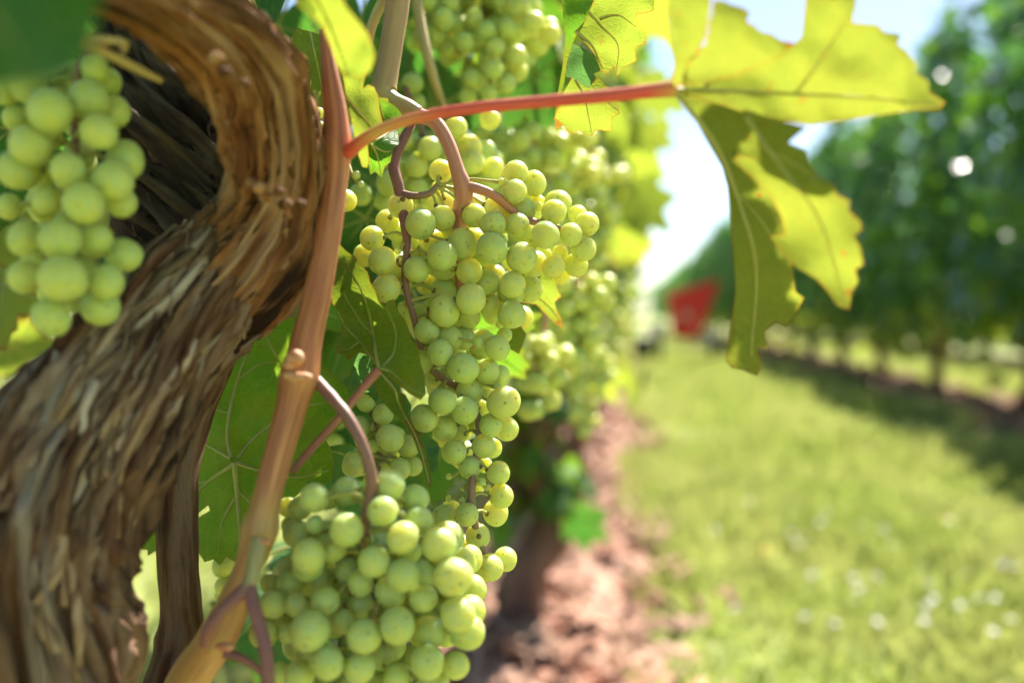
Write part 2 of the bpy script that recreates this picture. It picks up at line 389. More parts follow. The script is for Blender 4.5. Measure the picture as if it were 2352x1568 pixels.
grass()
def chips():
    V = []; T = []; base = 0
    for xc, hw, y0, y1, n in ((ROWX, .22, .8, 6, 7000), (ROWX, .21, 6, 20, 2500), (RX2, .34, 4, 20, 4500), (RX3, .34, 6, 24, 1500)):
        for _ in range(n):
            x = xc + random.gauss(0, hw * .55); y = random.uniform(y0, y1)
            s = random.uniform(.005, .018) * random.choice((1, 1, 1, 1.9)) * (1 + y / 25); m = Matrix.Rotation(random.uniform(0, 6.28), 3, 'Z') @ Matrix.Rotation(random.uniform(-.9, .9), 3, 'X') @ Matrix.Rotation(random.uniform(-.9, .9), 3, 'Y')
            l = random.uniform(.8, 2.6); z = .045 + random.uniform(0, .02) - .05 * min(1, ((x - xc) / hw) ** 2) * .5
            for cx, cy_, cz in ((-l, -.5, 0), (l, -.6, .1), (l * .8, .6, -.05), (-l * .9, .5, .1), (0, 0, .5)):
                p = m @ Vector((cx * s, cy_ * s, cz * s)); V.append((x + p.x, y + p.y, z + p.z))
            T += [(base, base + 1, base + 4), (base + 1, base + 2, base + 4), (base + 2, base + 3, base + 4), (base + 3, base, base + 4)]; base += 5
    mass('mulch', V, T, M['chip'], 'red-brown bark mulch and dry leaf litter under the vines')
chips()

# ------------------------------------------------------------------ leaf templates
KEY = [(0, 1.0), (9, .88), (18, .74), (27, .60), (36, .72), (48, .88), (54, .93), (64, .80), (74, .66), (82, .58), (92, .66), (106, .76), (118, .70), (132, .60), (146, .54), (158, .45), (168, .30), (180, .07)]
def leaf_r(a, lob=1.0):
    d = abs(math.degrees(a)); d = min(d, 360 - d)
    for (a0, r0), (a1, r1) in zip(KEY, KEY[1:]):
        if a0 <= d <= a1: u = (d - a0) / (a1 - a0); r = r0 + (r1 - r0) * u; break
    mean = .72 if d < 150 else r
    return mean + (r - mean) * lob
def leaf_template(name, N, rings, lob, cup, fold, wave, seed, mat, teeth=.07):
    rnd = random.Random(seed); v = [(0, 0, 0)]; uv = [(0, 0)]; mg = [0]; f = []; ph = rnd.uniform(0, 9)
    def shape(x, y, rr, a):
        z = -cup * rr * rr + fold * abs(x) * .9 + wave * math.sin(a * 5 + ph) * rr * rr + .05 * noise.noise(Vector((x * 2.2 + ph, y * 2.2, seed))) + .02 * noise.noise(Vector((x * 7 + ph, y * 7, seed)))
        return (x, y, z)
    for j in range(1, rings + 1):
        q = j / rings
        for k in range(N):
            a = 2 * math.pi * (k + .5) / N - math.pi; r = leaf_r(a, lob)
            if j == rings: r *= 1 + (teeth if k % 2 == 0 else -teeth * .7) * (abs(a) < 2.7)
            r *= q; x, y = math.sin(a) * r, math.cos(a) * r
            v.append(shape(x, y, r, a)); uv.append((x, y)); mg.append(q ** 3)
    for k in range(N): f.append((0, 1 + k, 1 + (k + 1) % N)) if k != N - 1 else None
    for j in range(1, rings):
        for k in range(N - 1):
            a, b_ = 1 + (j - 1) * N + k, 1 + (j - 1) * N + k + 1; f.append((a, a + N, b_ + N, b_))
    me = mesh(name, v, f, mat, True, uv, {'margin': mg})
    # main veins as raised ribs on the lower side, petiole behind the junction
    tb = TB()
    for ang, ln in ((0, .97), (54, .88), (-54, .88), (106, .70), (-106, .70)):
        pts = []; 
        for t in np.linspace(0, 1, 7):
            a = R(ang * (1 - .12 * (1 - t))); r = ln * t; x, y = math.sin(a) * r, math.cos(a) * r; X = shape(x, y, r, a); pts.append((X[0], X[1], X[2] - .004))
        tb.tube(pts, np.linspace(.018, .004, 7), 5)
    p = [(0, 0, -.004), (0, -.25, -.03), (.03, -.6, -.16), (.05, -.9, -.35)]
    tb.tube(catmull(p, 8), np.linspace(.022, .017, 8), 6)
    return me, mesh(name + '_veins', tb.v, tb.f, M['vein'], True, tb.uv, {'tint': tb.tint})
def template_set(mat, N, rings, tag_):
    return [leaf_template(tag_, N, rings, l, c, fo, wv, sd_, mat) for l, c, fo, wv, sd_ in
            ((1.0, .25, .10, .06, 1), (.8, .45, .0, .09, 2), (1.15, .10, .22, .05, 3), (.9, .35, .3, .10, 4))]
TPL = {k: template_set(M[m], 64, 6, 'vine_leaf_' + k) for k, m in (('g', 'leaf'), ('d', 'leaf_dark'), ('y', 'leaf_yellow'))}
TPL_LO = {k: template_set(M[m], 34, 3, 'vine_leaf_low_' + k) for k, m in (('g', 'leaf'), ('d', 'leaf_dark'), ('y', 'leaf_yellow'))}

def leaf_matrix(loc, size, normal, tipdir, roll=0):
    z = Vector(normal).normalized(); y = Vector(tipdir); y = (y - z * y.dot(z)).normalized(); x = y.cross(z)
    m = Matrix((x, y, z)).transposed().to_4x4(); return Matrix.Translation(loc) @ m @ Matrix.Scale(size, 4)
def rand_leaf_matrix(loc, size, out):
    nrm = Vector((out * random.uniform(.2, 1.2) + random.gauss(0, .4), random.gauss(0, .5), random.uniform(-.1, .9)))
    tip = Vector((out * .3 + random.gauss(0, .5), random.gauss(0, .6), -1 + random.gauss(0, .35)))
    return leaf_matrix(loc, size, nrm, tip)
def put_leaf(parent, tpl, mtx, veins=False, name='leaf'):
    me, vm = tpl; o = bpy.data.objects.new(name, me); col.objects.link(o); o.parent = parent
    o.matrix_parent_inverse = Matrix.Translation(parent.location).inverted(); o.matrix_basis = mtx
    if veins:
        q = bpy.data.objects.new('veins', vm); col.objects.link(q); q.parent = o
    return o

# ------------------------------------------------------------------ grapes
def sphere_mesh(name, seg, rings, mat):
    v = [(0, 0, 1)]; f = []
    for i in range(1, rings):
        th = math.pi * i / rings
        for k in range(seg): a = 2 * math.pi * k / seg; v.append((math.sin(th) * math.cos(a), math.sin(th) * math.sin(a), math.cos(th)))
    v.append((0, 0, -1)); e = len(v) - 1
    for k in range(seg): f.append((0, 1 + k, 1 + (k + 1) % seg)); f.append((e, e - seg + (k + 1) % seg, e - seg + k))
    for i in range(rings - 2):
        for k in range(seg): a, b_ = 1 + i * seg + k, 1 + i * seg + (k + 1) % seg; f.append((a, a + seg, b_ + seg, b_))
    out = []
    for x, y, z in v:
        s = 1 + .035 * noise.noise(Vector((x * 1.2, y * 1.2, z * 1.2 + seg)))
        out.append((x * s, y * s, z * s * (1.04 if z < 0 else 1.0)))
    return mesh(name, out, f, mat)
GR_HI = sphere_mesh('grape', 36, 24, M['grape']); GR_LO = sphere_mesh('grape_small', 18, 12, M['grape'])

def put_grape(parent, c, r, hi=True):
    o = bpy.data.objects.new('grape', GR_HI if hi else GR_LO); col.objects.link(o); o.parent = parent
    o.matrix_parent_inverse = Matrix.Translation(parent.location).inverted()
    rot = Matrix.Rotation(random.uniform(0, 6.28), 4, Vector((random.gauss(0, 1), random.gauss(0, 1), random.gauss(0, 1))).normalized())
    el = random.uniform(.95, 1.10)
    o.matrix_basis = Matrix.Translation(c) @ rot @ Matrix.Diagonal((r, r, r * el, 1))
    return o
def stems(parent, rachis, grapes, name='stem', rmat='stem_purple', pr=.0009):
    """rachis: list of (centres, radii); a short pedicel runs from every berry to the nearest point of it"""
    tb = TB(); pts = []
    for c, r in rachis:
        tb.tube(c, r, 10, lambda L, a, i: .10 * noise.noise(Vector((L * 220, math.cos(a), math.sin(a)))), tint=np.linspace(0, .5, len(c)))
        pts += [np.array(q) for q in c]
    tb.obj(name, M[rmat], parent)
    pts = np.array(pts); pd = TB(); cp = TB()
    for c, r in grapes:
        c = np.array(c); d = np.linalg.norm(pts - c, axis=1) + np.maximum(0, c[2] - pts[:, 2]) * .8; q = pts[int(np.argmin(d))]
        if np.linalg.norm(q - c) > .03: continue
        u = q - c; u = u / (np.linalg.norm(u) + 1e-9); a = c + u * r * .93
        mid = (a + q) / 2 + np.array([0, 0, .002]); pd.tube(catmull([a, mid, q], 6), np.array([pr * 1.5, pr, pr, pr * 1.05, pr * 1.2, pr * 1.4]), 6, cap=False)
        cp.blob(c + u * r * 1.0, min(.0018, r * .22), 7, 5)
    if pd.v: pd.obj('pedicels', M['pedicel'], parent); cp.obj('berry_caps', M['berry_cap'], parent)

def traced_bunch(label, groups, D0, fill=None, rachis=(), rmat='stem_purple', name='grape_bunch', group=None, pr=.0009, dstep=.0075):
    """groups: list of (transform, [(px,py,r,layer)]) in crop coordinates with scale; packed front to back along the line of sight"""
    it = []
    for tf, sc, lst in groups:
        for q in lst:
            x, y = tf(q); it.append((q[3] if len(q) > 3 else 0, x, y, q[2] * sc))
    it.sort(key=lambda k: k[0]); placed = []
    for lay, x, y, rp in it:
        D = D0 + lay * dstep; lim = D + .035
        while D < lim:
            r = rp * D / FOC; c = P(x, y, D)
            if all((c - pc).length > (r + pr_) * .96 for pc, pr_ in placed): break
            D += .001
        placed.append((c, r))
    nt_ = len(placed)
    if fill:
        for (x, y, D, wx, wy, wd, n, rr) in fill:
            cnt = 0
            for _ in range(n * 60):
                a = Vector((random.gauss(0, .5), random.gauss(0, .5), random.uniform(0, 1)))
                if a.x ** 2 + a.y ** 2 > 1: continue
                c = P(x + a.x * wx, y + a.y * wy, D + a.z * wd); r = rr * random.uniform(.82, 1.1)
                if all((c - pc).length > (r + pr_) * .93 for pc, pr_ in placed): placed.append((c, r)); cnt += 1
                if cnt >= n: break
    cen = sum((c for c, r in placed), Vector()) / len(placed); top = max(c.z for c, r in placed)
    root = empty(name, (cen.x, cen.y, top), label, 'grape bunch', group)
    for c, r in placed: put_grape(root, c, r)
    if rachis: stems(root, rachis, placed, rmat=rmat, pr=pr)
    return root
def random_bunch(label, top, length, width, n, r, hi=False, group='grape bunches hanging along the left vine row', stalk=.04, seed=None):
    root = empty('grape_bunch', top, label, 'grape bunch', group); placed = []; top = Vector(top)
    for _ in range(n * 50):
        t = random.random(); wv = width * (1 - .72 * t) * (.55 + .45 * min(1, t * 8)); a = random.uniform(0, 6.283); q = math.sqrt(random.random()) * wv
        c = top + Vector((math.cos(a) * q, math.sin(a) * q, -length * t)); rr = r * random.uniform(.82, 1.1)
        if all((c - pc).length > (rr + p2) * .9 for pc, p2 in placed): placed.append((c, rr))
        if len(placed) >= n: break
    for c, rr in placed: put_grape(root, c, rr, hi)
    ax = [tuple(top + Vector((.006 * math.sin(i * 1.3), .004 * math.cos(i), stalk * (1 - i / 2) if i < 2 else -length * (i - 2) / 6 * .9))) for i in range(8)]
    stems(root, [(catmull(ax, 14), np.linspace(.0024, .0012, 14))], placed, rmat='stem_pink')
    return root

# ------------------------------------------------------------------ the near vine
vine = empty('grapevine', (-.17, .30, 0), 'gnarled near grapevine with twisted shaggy trunk filling the left edge', 'grapevine')

def trunk_disp(seed, twist=7.0, amp=.16):
    def d(L, a, i):
        a2 = a + L * twist; x, y = math.cos(a2), math.sin(a2)
        n1 = 1 - abs(noise.noise(Vector((x * 2.6 + seed, y * 2.6, L * 9)))) * 2
        n2 = 1 - abs(noise.noise(Vector((x * 6.5 + seed, y * 6.5, L * 20)))) * 2
        n3 = noise.noise(Vector((x * 15 + seed, y * 15, L * 34)))
        n4 = 1 - abs(noise.noise(Vector((x * 11 + seed, y * 11, L * 15)))) * 2.4
        n0 = noise.noise(Vector((x * .9 + seed, y * .9, L * 16)))
        return amp * (.8 * n1 + 1.0 * n2 * abs(n2) + .5 * n4 + .25 * n3 + .7 * n0) - amp * .6
    return d
TR_MAIN = [(60, 2900, .40, 160), (30, 2300, .365, 180), (10, 1900, .345, 210), (30, 1600, .335, 228), (42, 1350, .338, 200), (112, 1150, .346, 182), (232, 960, .357, 166), (340, 815, .369, 150), (452, 690, .38, 140), (560, 590, .388, 130), (630, 480, .392, 105)]
TR_ARM = [(480, 740, .385, 70), (580, 610, .378, 108), (636, 460, .373, 94), (632, 320, .362, 100), (585, 190, .352, 104), (500, 85, .335, 96), (400, 25, .318, 80), (290, -25, .30, 72), (150, -80, .285, 70), (-100, -160, .27, 66)]
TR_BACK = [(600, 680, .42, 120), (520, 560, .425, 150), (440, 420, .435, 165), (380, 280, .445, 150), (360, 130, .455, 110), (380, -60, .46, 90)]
def big_trunk(name, pts, mat, seed, nr, seg, twist, amp, parent):
    c, r = pxpath(pts, nr); tb = TB(); tb.tube(c, r * .97, seg, trunk_disp(seed, 0.0, amp), twist=twist); return tb.obj(name, M[mat], parent), c, r
trunk, tc_, tr_ = big_trunk('trunk', TR_MAIN, 'bark', 3, 440, 230, 7, .25, vine)
arm, ac_, ar_ = big_trunk('trunk_arm', TR_ARM, 'bark_arm', 11, 260, 170, -9, .30, vine)
back, bc_, br_ = big_trunk('trunk_head', TR_BACK, 'bark_hollow_shade', 23, 170, 140, 10, .32, vine)

def bark_strips(parent, c, r, n, seed, s0, s1, wid, ln, twist, mat='bark_strip', lift=.10):
    rnd = random.Random(seed); t, nn, bb = frames(c); L = np.concatenate([[0], np.cumsum(np.linalg.norm(np.diff(c, axis=0), axis=1))]); N = len(c)
    camv = np.array(CL)
    for _ in range(n):
        for _try in range(20):
            i0 = int(rnd.uniform(s0, s1) * (N - 2)); a0 = rnd.uniform(0, 6.283); d = nn[i0] * math.cos(a0) + bb[i0] * math.sin(a0)
            if np.dot(d, camv - c[i0]) > -.002: break
        length = rnd.uniform(*ln); wd = rnd.uniform(*wid); k = 9; V = []; F = []; uv = []
        amp = rnd.uniform(.2, 1.0); ph = rnd.uniform(0, 6); skew = rnd.gauss(0, .13); hgt = rnd.uniform(.97, 1.04); lf = rnd.uniform(.2, 1.0) ** 2 * lift
        for j in range(k):
            u = j / (k - 1); s = L[i0] + (u - .5) * length; i = int(np.clip(np.searchsorted(L, s), 0, N - 1))
            a = a0 - (s - L[i0]) * twist + .06 * math.sin(u * 13 + ph * 2) + .22 * amp * math.sin(u * 5 + ph) + skew * (u - .5)
            lh = hgt + lf * (abs(2 * u - 1) ** 2.2) * (1 if u > .5 else .5) + .035 * math.sin(u * 9 + ph)
            dr = nn[i] * math.cos(a) + bb[i] * math.sin(a); tn = -nn[i] * math.sin(a) + bb[i] * math.cos(a)
            off = s - L[i]; ctr = c[i] + t[i] * off + dr * r[i] * lh; ww = wd * (.35 + .65 * math.sin(math.pi * min(1, .12 + u * .8))) * (1 + .3 * math.sin(u * 14 + ph))
            th = wd * .30; tilt = .35 * math.sin(ph + u * 3)
            for sx, sz in ((-1, tilt), (-.4, .8), (.4, .8), (1, -tilt), (0, -.8)):
                V.append(ctr + tn * ww * sx + dr * th * sz); uv.append((a0 * r[i] + sx * wd + ph, s))
        for j in range(k - 1):
            for m in range(5): q = j * 5; F.append((q + m, q + (m + 1) % 5, q + 5 + (m + 1) % 5, q + 5 + m))
        F.append((4, 3, 2, 1, 0)); q = (k - 1) * 5; F.append((q, q + 1, q + 2, q + 3, q + 4))
        o = bpy.data.objects.new('bark_strip', mesh('bark_strip', V, F, M[mat], True, uv)); col.objects.link(o); o.parent = parent
        o.matrix_parent_inverse = Matrix.Translation(vine.location).inverted() if parent.parent is None else (parent.matrix_basis.inverted())
bark_strips(trunk, tc_, tr_, 150, 5, .46, .90, (.0013, .0036), (.04, .12), 7, lift=.16)
bark_strips(arm, ac_, ar_, 80, 6, .02, .75, (.0008, .0024), (.015, .055), -9, 'bark_arm', lift=.16)
bark_strips(back, bc_, br_, 50, 8, .05, .9, (.0008, .0026), (.012, .040), 10, 'bark_hollow_shade', lift=.25)

for x, y, D, rp in ((497, 133, .340, 15), (515, 165, .342, 14), (575, 420, .362, 13), (598, 432, .362, 16), (612, 452, .365, 15), (640, 440, .364, 12), (655, 470, .37, 16), (560, 190, .348, 12), (690, 470, .372, 14)):
    tb = TB(); tb.blob(P(x, y, D - .028), rp * D / FOC, 12, 8, (1.1, 1.1, .8)); o = tb.obj('knot', M['bark_arm'], None); o.parent = arm; o.matrix_parent_inverse = arm.matrix_basis.inverted()
# canes, petioles and tendrils
def cane(name, pts, mat, n=60, seg=24, tf=ident, rough=.03, tint=None, parent=vine, nodes=()):
    c, r = pxpath(pts, n, tf)
    for u, amp_, wd in nodes:
        s = np.linspace(0, 1, n); r = r * (1 + amp_ * np.exp(-((s - u) / wd) ** 2))
    tn = np.zeros(n)
    if tint:
        s = np.linspace(0, 1, n); tn = np.interp(s, [q[0] for q in tint], [q[1] for q in tint])
    tb = TB(); sd_ = random.uniform(0, 50)
    tb.tube(c, r, seg, lambda L, a, i: rough * noise.noise(Vector((math.cos(a) * 1.5 + sd_, math.sin(a) * 1.5, L * 60))) + rough * .6 * noise.noise(Vector((math.cos(a) * 6 + sd_, math.sin(a) * 6, L * 14))) + rough * .4 * noise.noise(Vector((math.cos(a) * 14 + sd_, math.sin(a) * 14, L * 20))), tint=tn)
    return tb.obj(name, M[mat], parent), c, r
old, oc_, or_ = cane('old_cane', [(560, 720, .40, 34), (520, 790, .405, 34), (478, 880, .41, 38), (436, 980, .412, 43), (412, 1080, .412, 46), (408, 1200, .412, 46), (410, 1320, .41, 46), (416, 1430, .408, 47), (410, 1500, .405, 54), (395, 1570, .40, 62), (360, 1700, .40, 66), (250, 2100, .40, 66), (150, 2700, .40, 66)], 'old_cane', 160, 48, rough=.10, nodes=((.62, .12, .03),))
shoot, sc_, sr_ = cane('shoot', [(385, 1640, .385, 40.5), (440, 1548, .375, 46.0), (495, 1470, .368, 42.3), (535, 1390, .364, 38.6), (566, 1310, .362, 31.3), (592, 1235, .362, 38.6), (612, 1150, .362, 33.1), (640, 1040, .364, 34.0), (668, 940, .366, 35.9), (690, 855, .367, 40.5), (707, 770, .368, 35.0), (735, 640, .37, 32.2), (755, 520, .372, 30.4), (768, 420, .374, 30.4), (772, 340, .374, 33.1), (771, 270, .374, 28.5), (762, 200, .374, 23.0), (752, 130, .374, 15.6), (744, 70, .374, 10.1)], 'cane', 190, 40,
    rough=.035, tint=[(0, .95), (.16, .8), (.24, .55), (.29, 1.0), (.32, .8), (.36, .12), (.47, .05), (.485, .35), (.51, .05), (1, 0)], nodes=((.297, .14, .018), (.49, .12, .02), (.12, .08, .02), (.79, .10, .03)))
def buds(parent, lst, mat='bud'):
    for (x, y, D, rp, sq) in lst:
        tb = TB(); c = P(x, y, D); tb.blob(c, rp * D / FOC, 14, 9, sq); o = tb.obj('bud', M[mat], None)
        o.parent = parent; o.matrix_parent_inverse = Matrix.Translation(vine.location).inverted() @ Matrix.Identity(4) if False else parent.matrix_basis.inverted()
buds(shoot, [(678, 822, .352, 22, (1, .8, .9)), (664, 838, .353, 16, (1, 1, .7)), (690, 866, .352, 24, (1.3, .6, .5)), (668, 862, .352, 18, (1.2, .7, .5)), (517, 1484, .350, 17, (1.5, .6, .6)), (600, 1243, .348, 16, (1.5, .6, .5))])
cane('tendril', [(596, 1238, .350, 22), (585, 1290, .346, 19), (573, 1340, .343, 17), (545, 1368, .341, 16), (510, 1402, .34, 15), (478, 1445, .34, 13), (466, 1480, .342, 10)], 'stem_purple', 40, 16, tint=[(0, 1), (.3, .9), (.45, 0), (1, 0)])
cane('tendril', [(571, 1342, .343, 17), (580, 1385, .340, 15), (600, 1450, .338, 16), (612, 1510, .336, 16), (616, 1600, .335, 16)], 'stem_purple', 30, 16)
cane('tendril', [(515, 1498, .352, 12), (550, 1508, .352, 10), (580, 1525, .354, 9), (606, 1548, .356, 9), (625, 1575, .358, 9)], 'stem_purple', 24, 12)
cane('petiole', [(668, 1085, .384, 9), (720, 1025, .386, 9), (780, 958, .39, 9.5), (830, 895, .395, 10), (868, 850, .40, 12)], 'petiole_brown', 30, 14)
cane('petiole', [(800, 350, .372, 17), (830, 325, .366, 15), (880, 296, .361, 13), (960, 270, .357, 13), (1080, 250, .351, 13.5), (1220, 236, .345, 14), (1360, 224, .338, 15), (1470, 212, .334, 16), (1556, 203, .331, 20)], 'petiole_red', 60, 18, tint=[(0, 0), (.10, .15), (.22, .85), (.36, .55), (.46, 0), (.9, 0), (1, .9)])
cane('cane', [(925, -120, .455, 27), (915, -10, .452, 28), (903, 80, .45, 27), (890, 160, .448, 27), (882, 214, .446, 30), (905, 232, .444, 20), (935, 246, .443, 19), (962, 262, .442, 17)], 'cane_tan', 60, 26, tint=[(0, 0), (.5, .2), (.66, .9), (.75, .6), (.85, .3), (1, .1)])
cane('petiole', [(905, -60, .46, 14), (884, -5, .46, 13), (866, 30, .46, 12), (850, 75, .462, 11), (842, 130, .465, 9)], 'stem_pink', 24, 12, tint=[(0, 1), (1, .9)])
cane('petiole', [(945, -60, .56, 12), (962, 30, .555, 12), (975, 100, .55, 12), (988, 150, .55, 12), (1003, 200, .555, 10), (1020, 250, .57, 8)], 'cane_tan', 30, 12, tint=[(0, .5), (1, .7)])
cane('tendril', [(185, 100, .29, 10), (230, 115, .30, 11), (300, 150, .315, 11), (370, 185, .33, 8)], 'cane_tan', 24, 10, tint=[(0, .6), (1, .6)])
cane('tendril', [(190, 88, .29, 9), (240, 90, .295, 9), (285, 98, .30, 8), (283, 118, .305, 6)], 'cane_tan', 24, 10, tint=[(0, .6), (1, .6)])

# ------------------------------------------------------------------ traced leaves of the near vine
def serrate(pts, amp, step):
    out = []; n = len(pts); area = sum(pts[i][0] * pts[(i + 1) % n][1] - pts[(i + 1) % n][0] * pts[i][1] for i in range(n)); sg = 1 if area > 0 else -1
    for i in range(n):
        a = Vector(pts[i]); b_ = Vector(pts[(i + 1) % n]); d = b_ - a; L = d.length; out.append(tuple(a))
        if amp and L > step * 1.5:
            k = max(1, int(L / step)); nrm = Vector((d.y, -d.x)).normalized() * sg
            for j in range(1, 2 * k):
                u = j / (2 * k); q = a + d * u + nrm * (amp * random.uniform(.5, 1.2) if j % 2 else -amp * .2); out.append(tuple(q))
    return out
def inside(p, poly):
    x, y = p; c = False; j = len(poly) - 1
    for i in range(len(poly)):
        xi, yi = poly[i]; xj, yj = poly[j]
        if (yi > y) != (yj > y) and x < (xj - xi) * (y - yi) / (yj - yi + 1e-12) + xi: c = not c
        j = i
    return c
def depth_fn(ctrl, ripple, seed):
    K = np.array(ctrl, float)
    def f(x, y):
        d2 = (K[:, 0] - x) ** 2 + (K[:, 1] - y) ** 2 + 900; wt = 1 / d2 ** 1.3
        return float((wt * K[:, 2]).sum() / wt.sum()) + ripple * noise.noise(Vector((x / 85, y / 85, seed))) + ripple * .25 * noise.noise(Vector((x / 22, y / 22, seed)))
    return f
def traced_leaf(patches, mats, veins=(), vmat='vein', label=None, step=13, scale_uv=160):
    """patches: list of (transform, outline, depth controls, ripple, serration, material index)"""
    V = []; F = []; UV = []; MG = []; MI = []; dfs = []
    for pi, (tf, outl, ctrl, rip, ser, mi) in enumerate(patches):
        poly = [tf(p) for p in outl]; ctrl = [(*tf(q), q[2]) for q in ctrl]
        if ser: poly = serrate(poly, *ser)
        df = depth_fn(ctrl, rip, pi + random.random() * 30); dfs.append(df)
        xs = [p[0] for p in poly]; ys = [p[1] for p in poly]; pts = [Vector(p) for p in poly]; n = len(pts)
        pa = np.array(poly); pb = np.roll(pa, -1, axis=0); dv = pb - pa; l2 = (dv ** 2).sum(1) + 1e-9
        def dist(x, y):
            t = np.clip(((x - pa[:, 0]) * dv[:, 0] + (y - pa[:, 1]) * dv[:, 1]) / l2, 0, 1); return float(np.sqrt(((pa[:, 0] + t * dv[:, 0] - x) ** 2 + (pa[:, 1] + t * dv[:, 1] - y) ** 2).min()))
        row = 0; y = min(ys)
        while y < max(ys):
            x = min(xs) + (step / 2 if row % 2 else 0)
            while x < max(xs):
                q = (x + random.uniform(-2, 2), y + random.uniform(-2, 2))
                if inside(q, poly) and dist(*q) > step * .45: pts.append(Vector(q))
                x += step
            y += step * .87; row += 1
        ov, oe, of, *_ = delaunay_2d_cdt(pts, [(i, (i + 1) % n) for i in range(n)], [], 1, 1e-4)
        base = len(V)
        for q in ov:
            D = df(q.x, q.y); V.append(P(q.x, q.y, D)); UV.append((q.x / scale_uv, q.y / scale_uv)); MG.append(math.exp(-dist(q.x, q.y) / 9))
        for f in of:
            if len(f) == 3:
                cc = (sum(ov[i].x for i in f) / 3, sum(ov[i].y for i in f) / 3)
                if inside(cc, poly): F.append(tuple(base + i for i in f)); MI.append(mi)
    me = mesh('leaf', V, F, None, True, UV, {'margin': MG})
    for m in mats: me.materials.append(M[m])
    me.polygons.foreach_set('material_index', MI); me.update()
    # the upper side of the blade is wanted where the normals agree: make them face the camera
    nrm = np.empty(len(me.polygons) * 3); me.polygons.foreach_get('normal', nrm); ctr = np.empty(len(me.polygons) * 3); me.polygons.foreach_get('center', ctr)
    nrm = nrm.reshape(-1, 3); ctr = ctr.reshape(-1, 3)
    if ((nrm * (np.array(CL) - ctr)).sum(1)).mean() < 0: me.flip_normals()
    o = obj('leaf', me, vine)
    if label: o['label'] = label
    if veins:
        tb = TB()
        for tf, pi, pts, w0, w1 in veins:
            q = catmull([tf(p) for p in pts], 4 * len(pts)); c = []; r = []
            for j, (x, y) in enumerate(q):
                u = j / (len(q) - 1); wr = w0 + (w1 - w0) * u; D = dfs[pi](x, y) - wr * .3 * .45 / FOC; c.append(P(x, y, D)); r.append(wr * D / FOC)
            tb.tube(c, r, 6, cap=False)
        v = tb.obj('veins', M[vmat], None); v.parent = o; v.matrix_parent_inverse = o.matrix_basis.inverted()
    return o

# big turning leaf on the red petiole (right)
traced_leaf([
  (cR, [(195, 362), (250, 340), (330, 330), (440, 310), (560, 262), (690, 182), (725, 150), (740, 0), (745, -60), (950, -60), (948, 20), (932, 92), (1035, 100), (1062, 130), (1132, 140), (1118, 182), (1152, 205), (1198, 266), (1190, 300), (1242, 330), (1246, 375), (1312, 418), (1292, 446), (1180, 452), (1000, 478), (880, 498), (760, 512), (640, 492), (520, 470), (400, 430), (260, 392)],
   [(200, 370, 0.3300), (500, 380, 0.3252), (900, 300, 0.3156), (1300, 430, 0.3192), (1150, 200, 0.3072), (900, 0, 0.2964), (720, 150, 0.3108), (640, 490, 0.3300), (900, 490, 0.3276)], .0022, None, 0),
  (cR, [(195, 362), (255, 425), (330, 560), (400, 680), (422, 760), (436, 900), (446, 1050), (456, 1180), (440, 1300), (415, 1468), (440, 1500), (480, 1508), (545, 1532), (562, 1500), (545, 1420), (585, 1420), (572, 1352), (620, 1310), (665, 1332), (702, 1280), (735, 1215), (700, 1190), (690, 1100), (670, 1000), (650, 880), (640, 700), (600, 560), (545, 470), (440, 400), (300, 372)],
   [(200, 370, 0.3300), (430, 800, 0.3480), (440, 1400, 0.3672), (600, 1300, 0.3600), (560, 700, 0.3408), (680, 1000, 0.3480)], .0025, None, 0),
  (cR, [(480, 440), (560, 468), (640, 490), (745, 520), (672, 582), (748, 622), (755, 660), (798, 732), (862, 760), (866, 792), (922, 820), (916, 858), (966, 902), (972, 938), (940, 965), (962, 1002), (978, 1080), (945, 1102), (957, 1150), (930, 1192), (920, 1262), (872, 1252), (832, 1190), (790, 1142), (738, 1110), (700, 1090), (650, 1030), (592, 962), (662, 958), (640, 880), (600, 800), (520, 720), (445, 655), (470, 632), (560, 660), (545, 560)],
   [(500, 450, 0.3156), (450, 640, 0.3216), (800, 740, 0.3084), (960, 950, 0.3144), (900, 1230, 0.3264), (620, 960, 0.3312), (650, 560, 0.3108)], .0018, None, 0),
  (cR, [(195, 362), (200, 300), (205, 258), (188, 180), (178, 60), (185, -60), (360, -60), (352, 40), (335, 150), (290, 235), (262, 262), (250, 340)],
   [(200, 360, 0.3300), (190, 100, 0.3096), (340, 0, 0.3000), (260, 250, 0.3216)], .002, None, 0),
  (cR, [(240, 345), (262, 260), (330, 185), (345, 120), (370, 0), (440, 20), (515, 50), (500, 90), (560, 130), (640, 165), (700, 178), (620, 240), (545, 268), (440, 312), (330, 332)],
   [(240, 340, 0.3264), (350, 60, 0.3024), (560, 140, 0.3060), (640, 170, 0.3084), (440, 310, 0.3216)], .0025, (4, 26), 0),
 ], ['leaf_autumn'], veins=[(cR, 0, [(200, 366), (420, 372), (700, 385), (1000, 400), (1290, 428)], 7, 2), (cR, 0, [(330, 350), (480, 270), (640, 215)], 4, 1.5), (cR, 1, [(205, 370), (380, 600), (480, 850), (540, 1100), (520, 1450)], 7, 2), (cR, 1, [(440, 760), (560, 900), (660, 1060)], 3, 1), (cR, 2, [(500, 480), (640, 680), (800, 900), (900, 1230)], 5, 1.5), (cR, 2, [(560, 600), (680, 660), (790, 735)], 3, 1), (cR, 0, [(700, 385), (820, 220), (920, 60)], 4, 1.5)],
 label='large yellow-green leaf with rusty spots at the end of the red petiole')

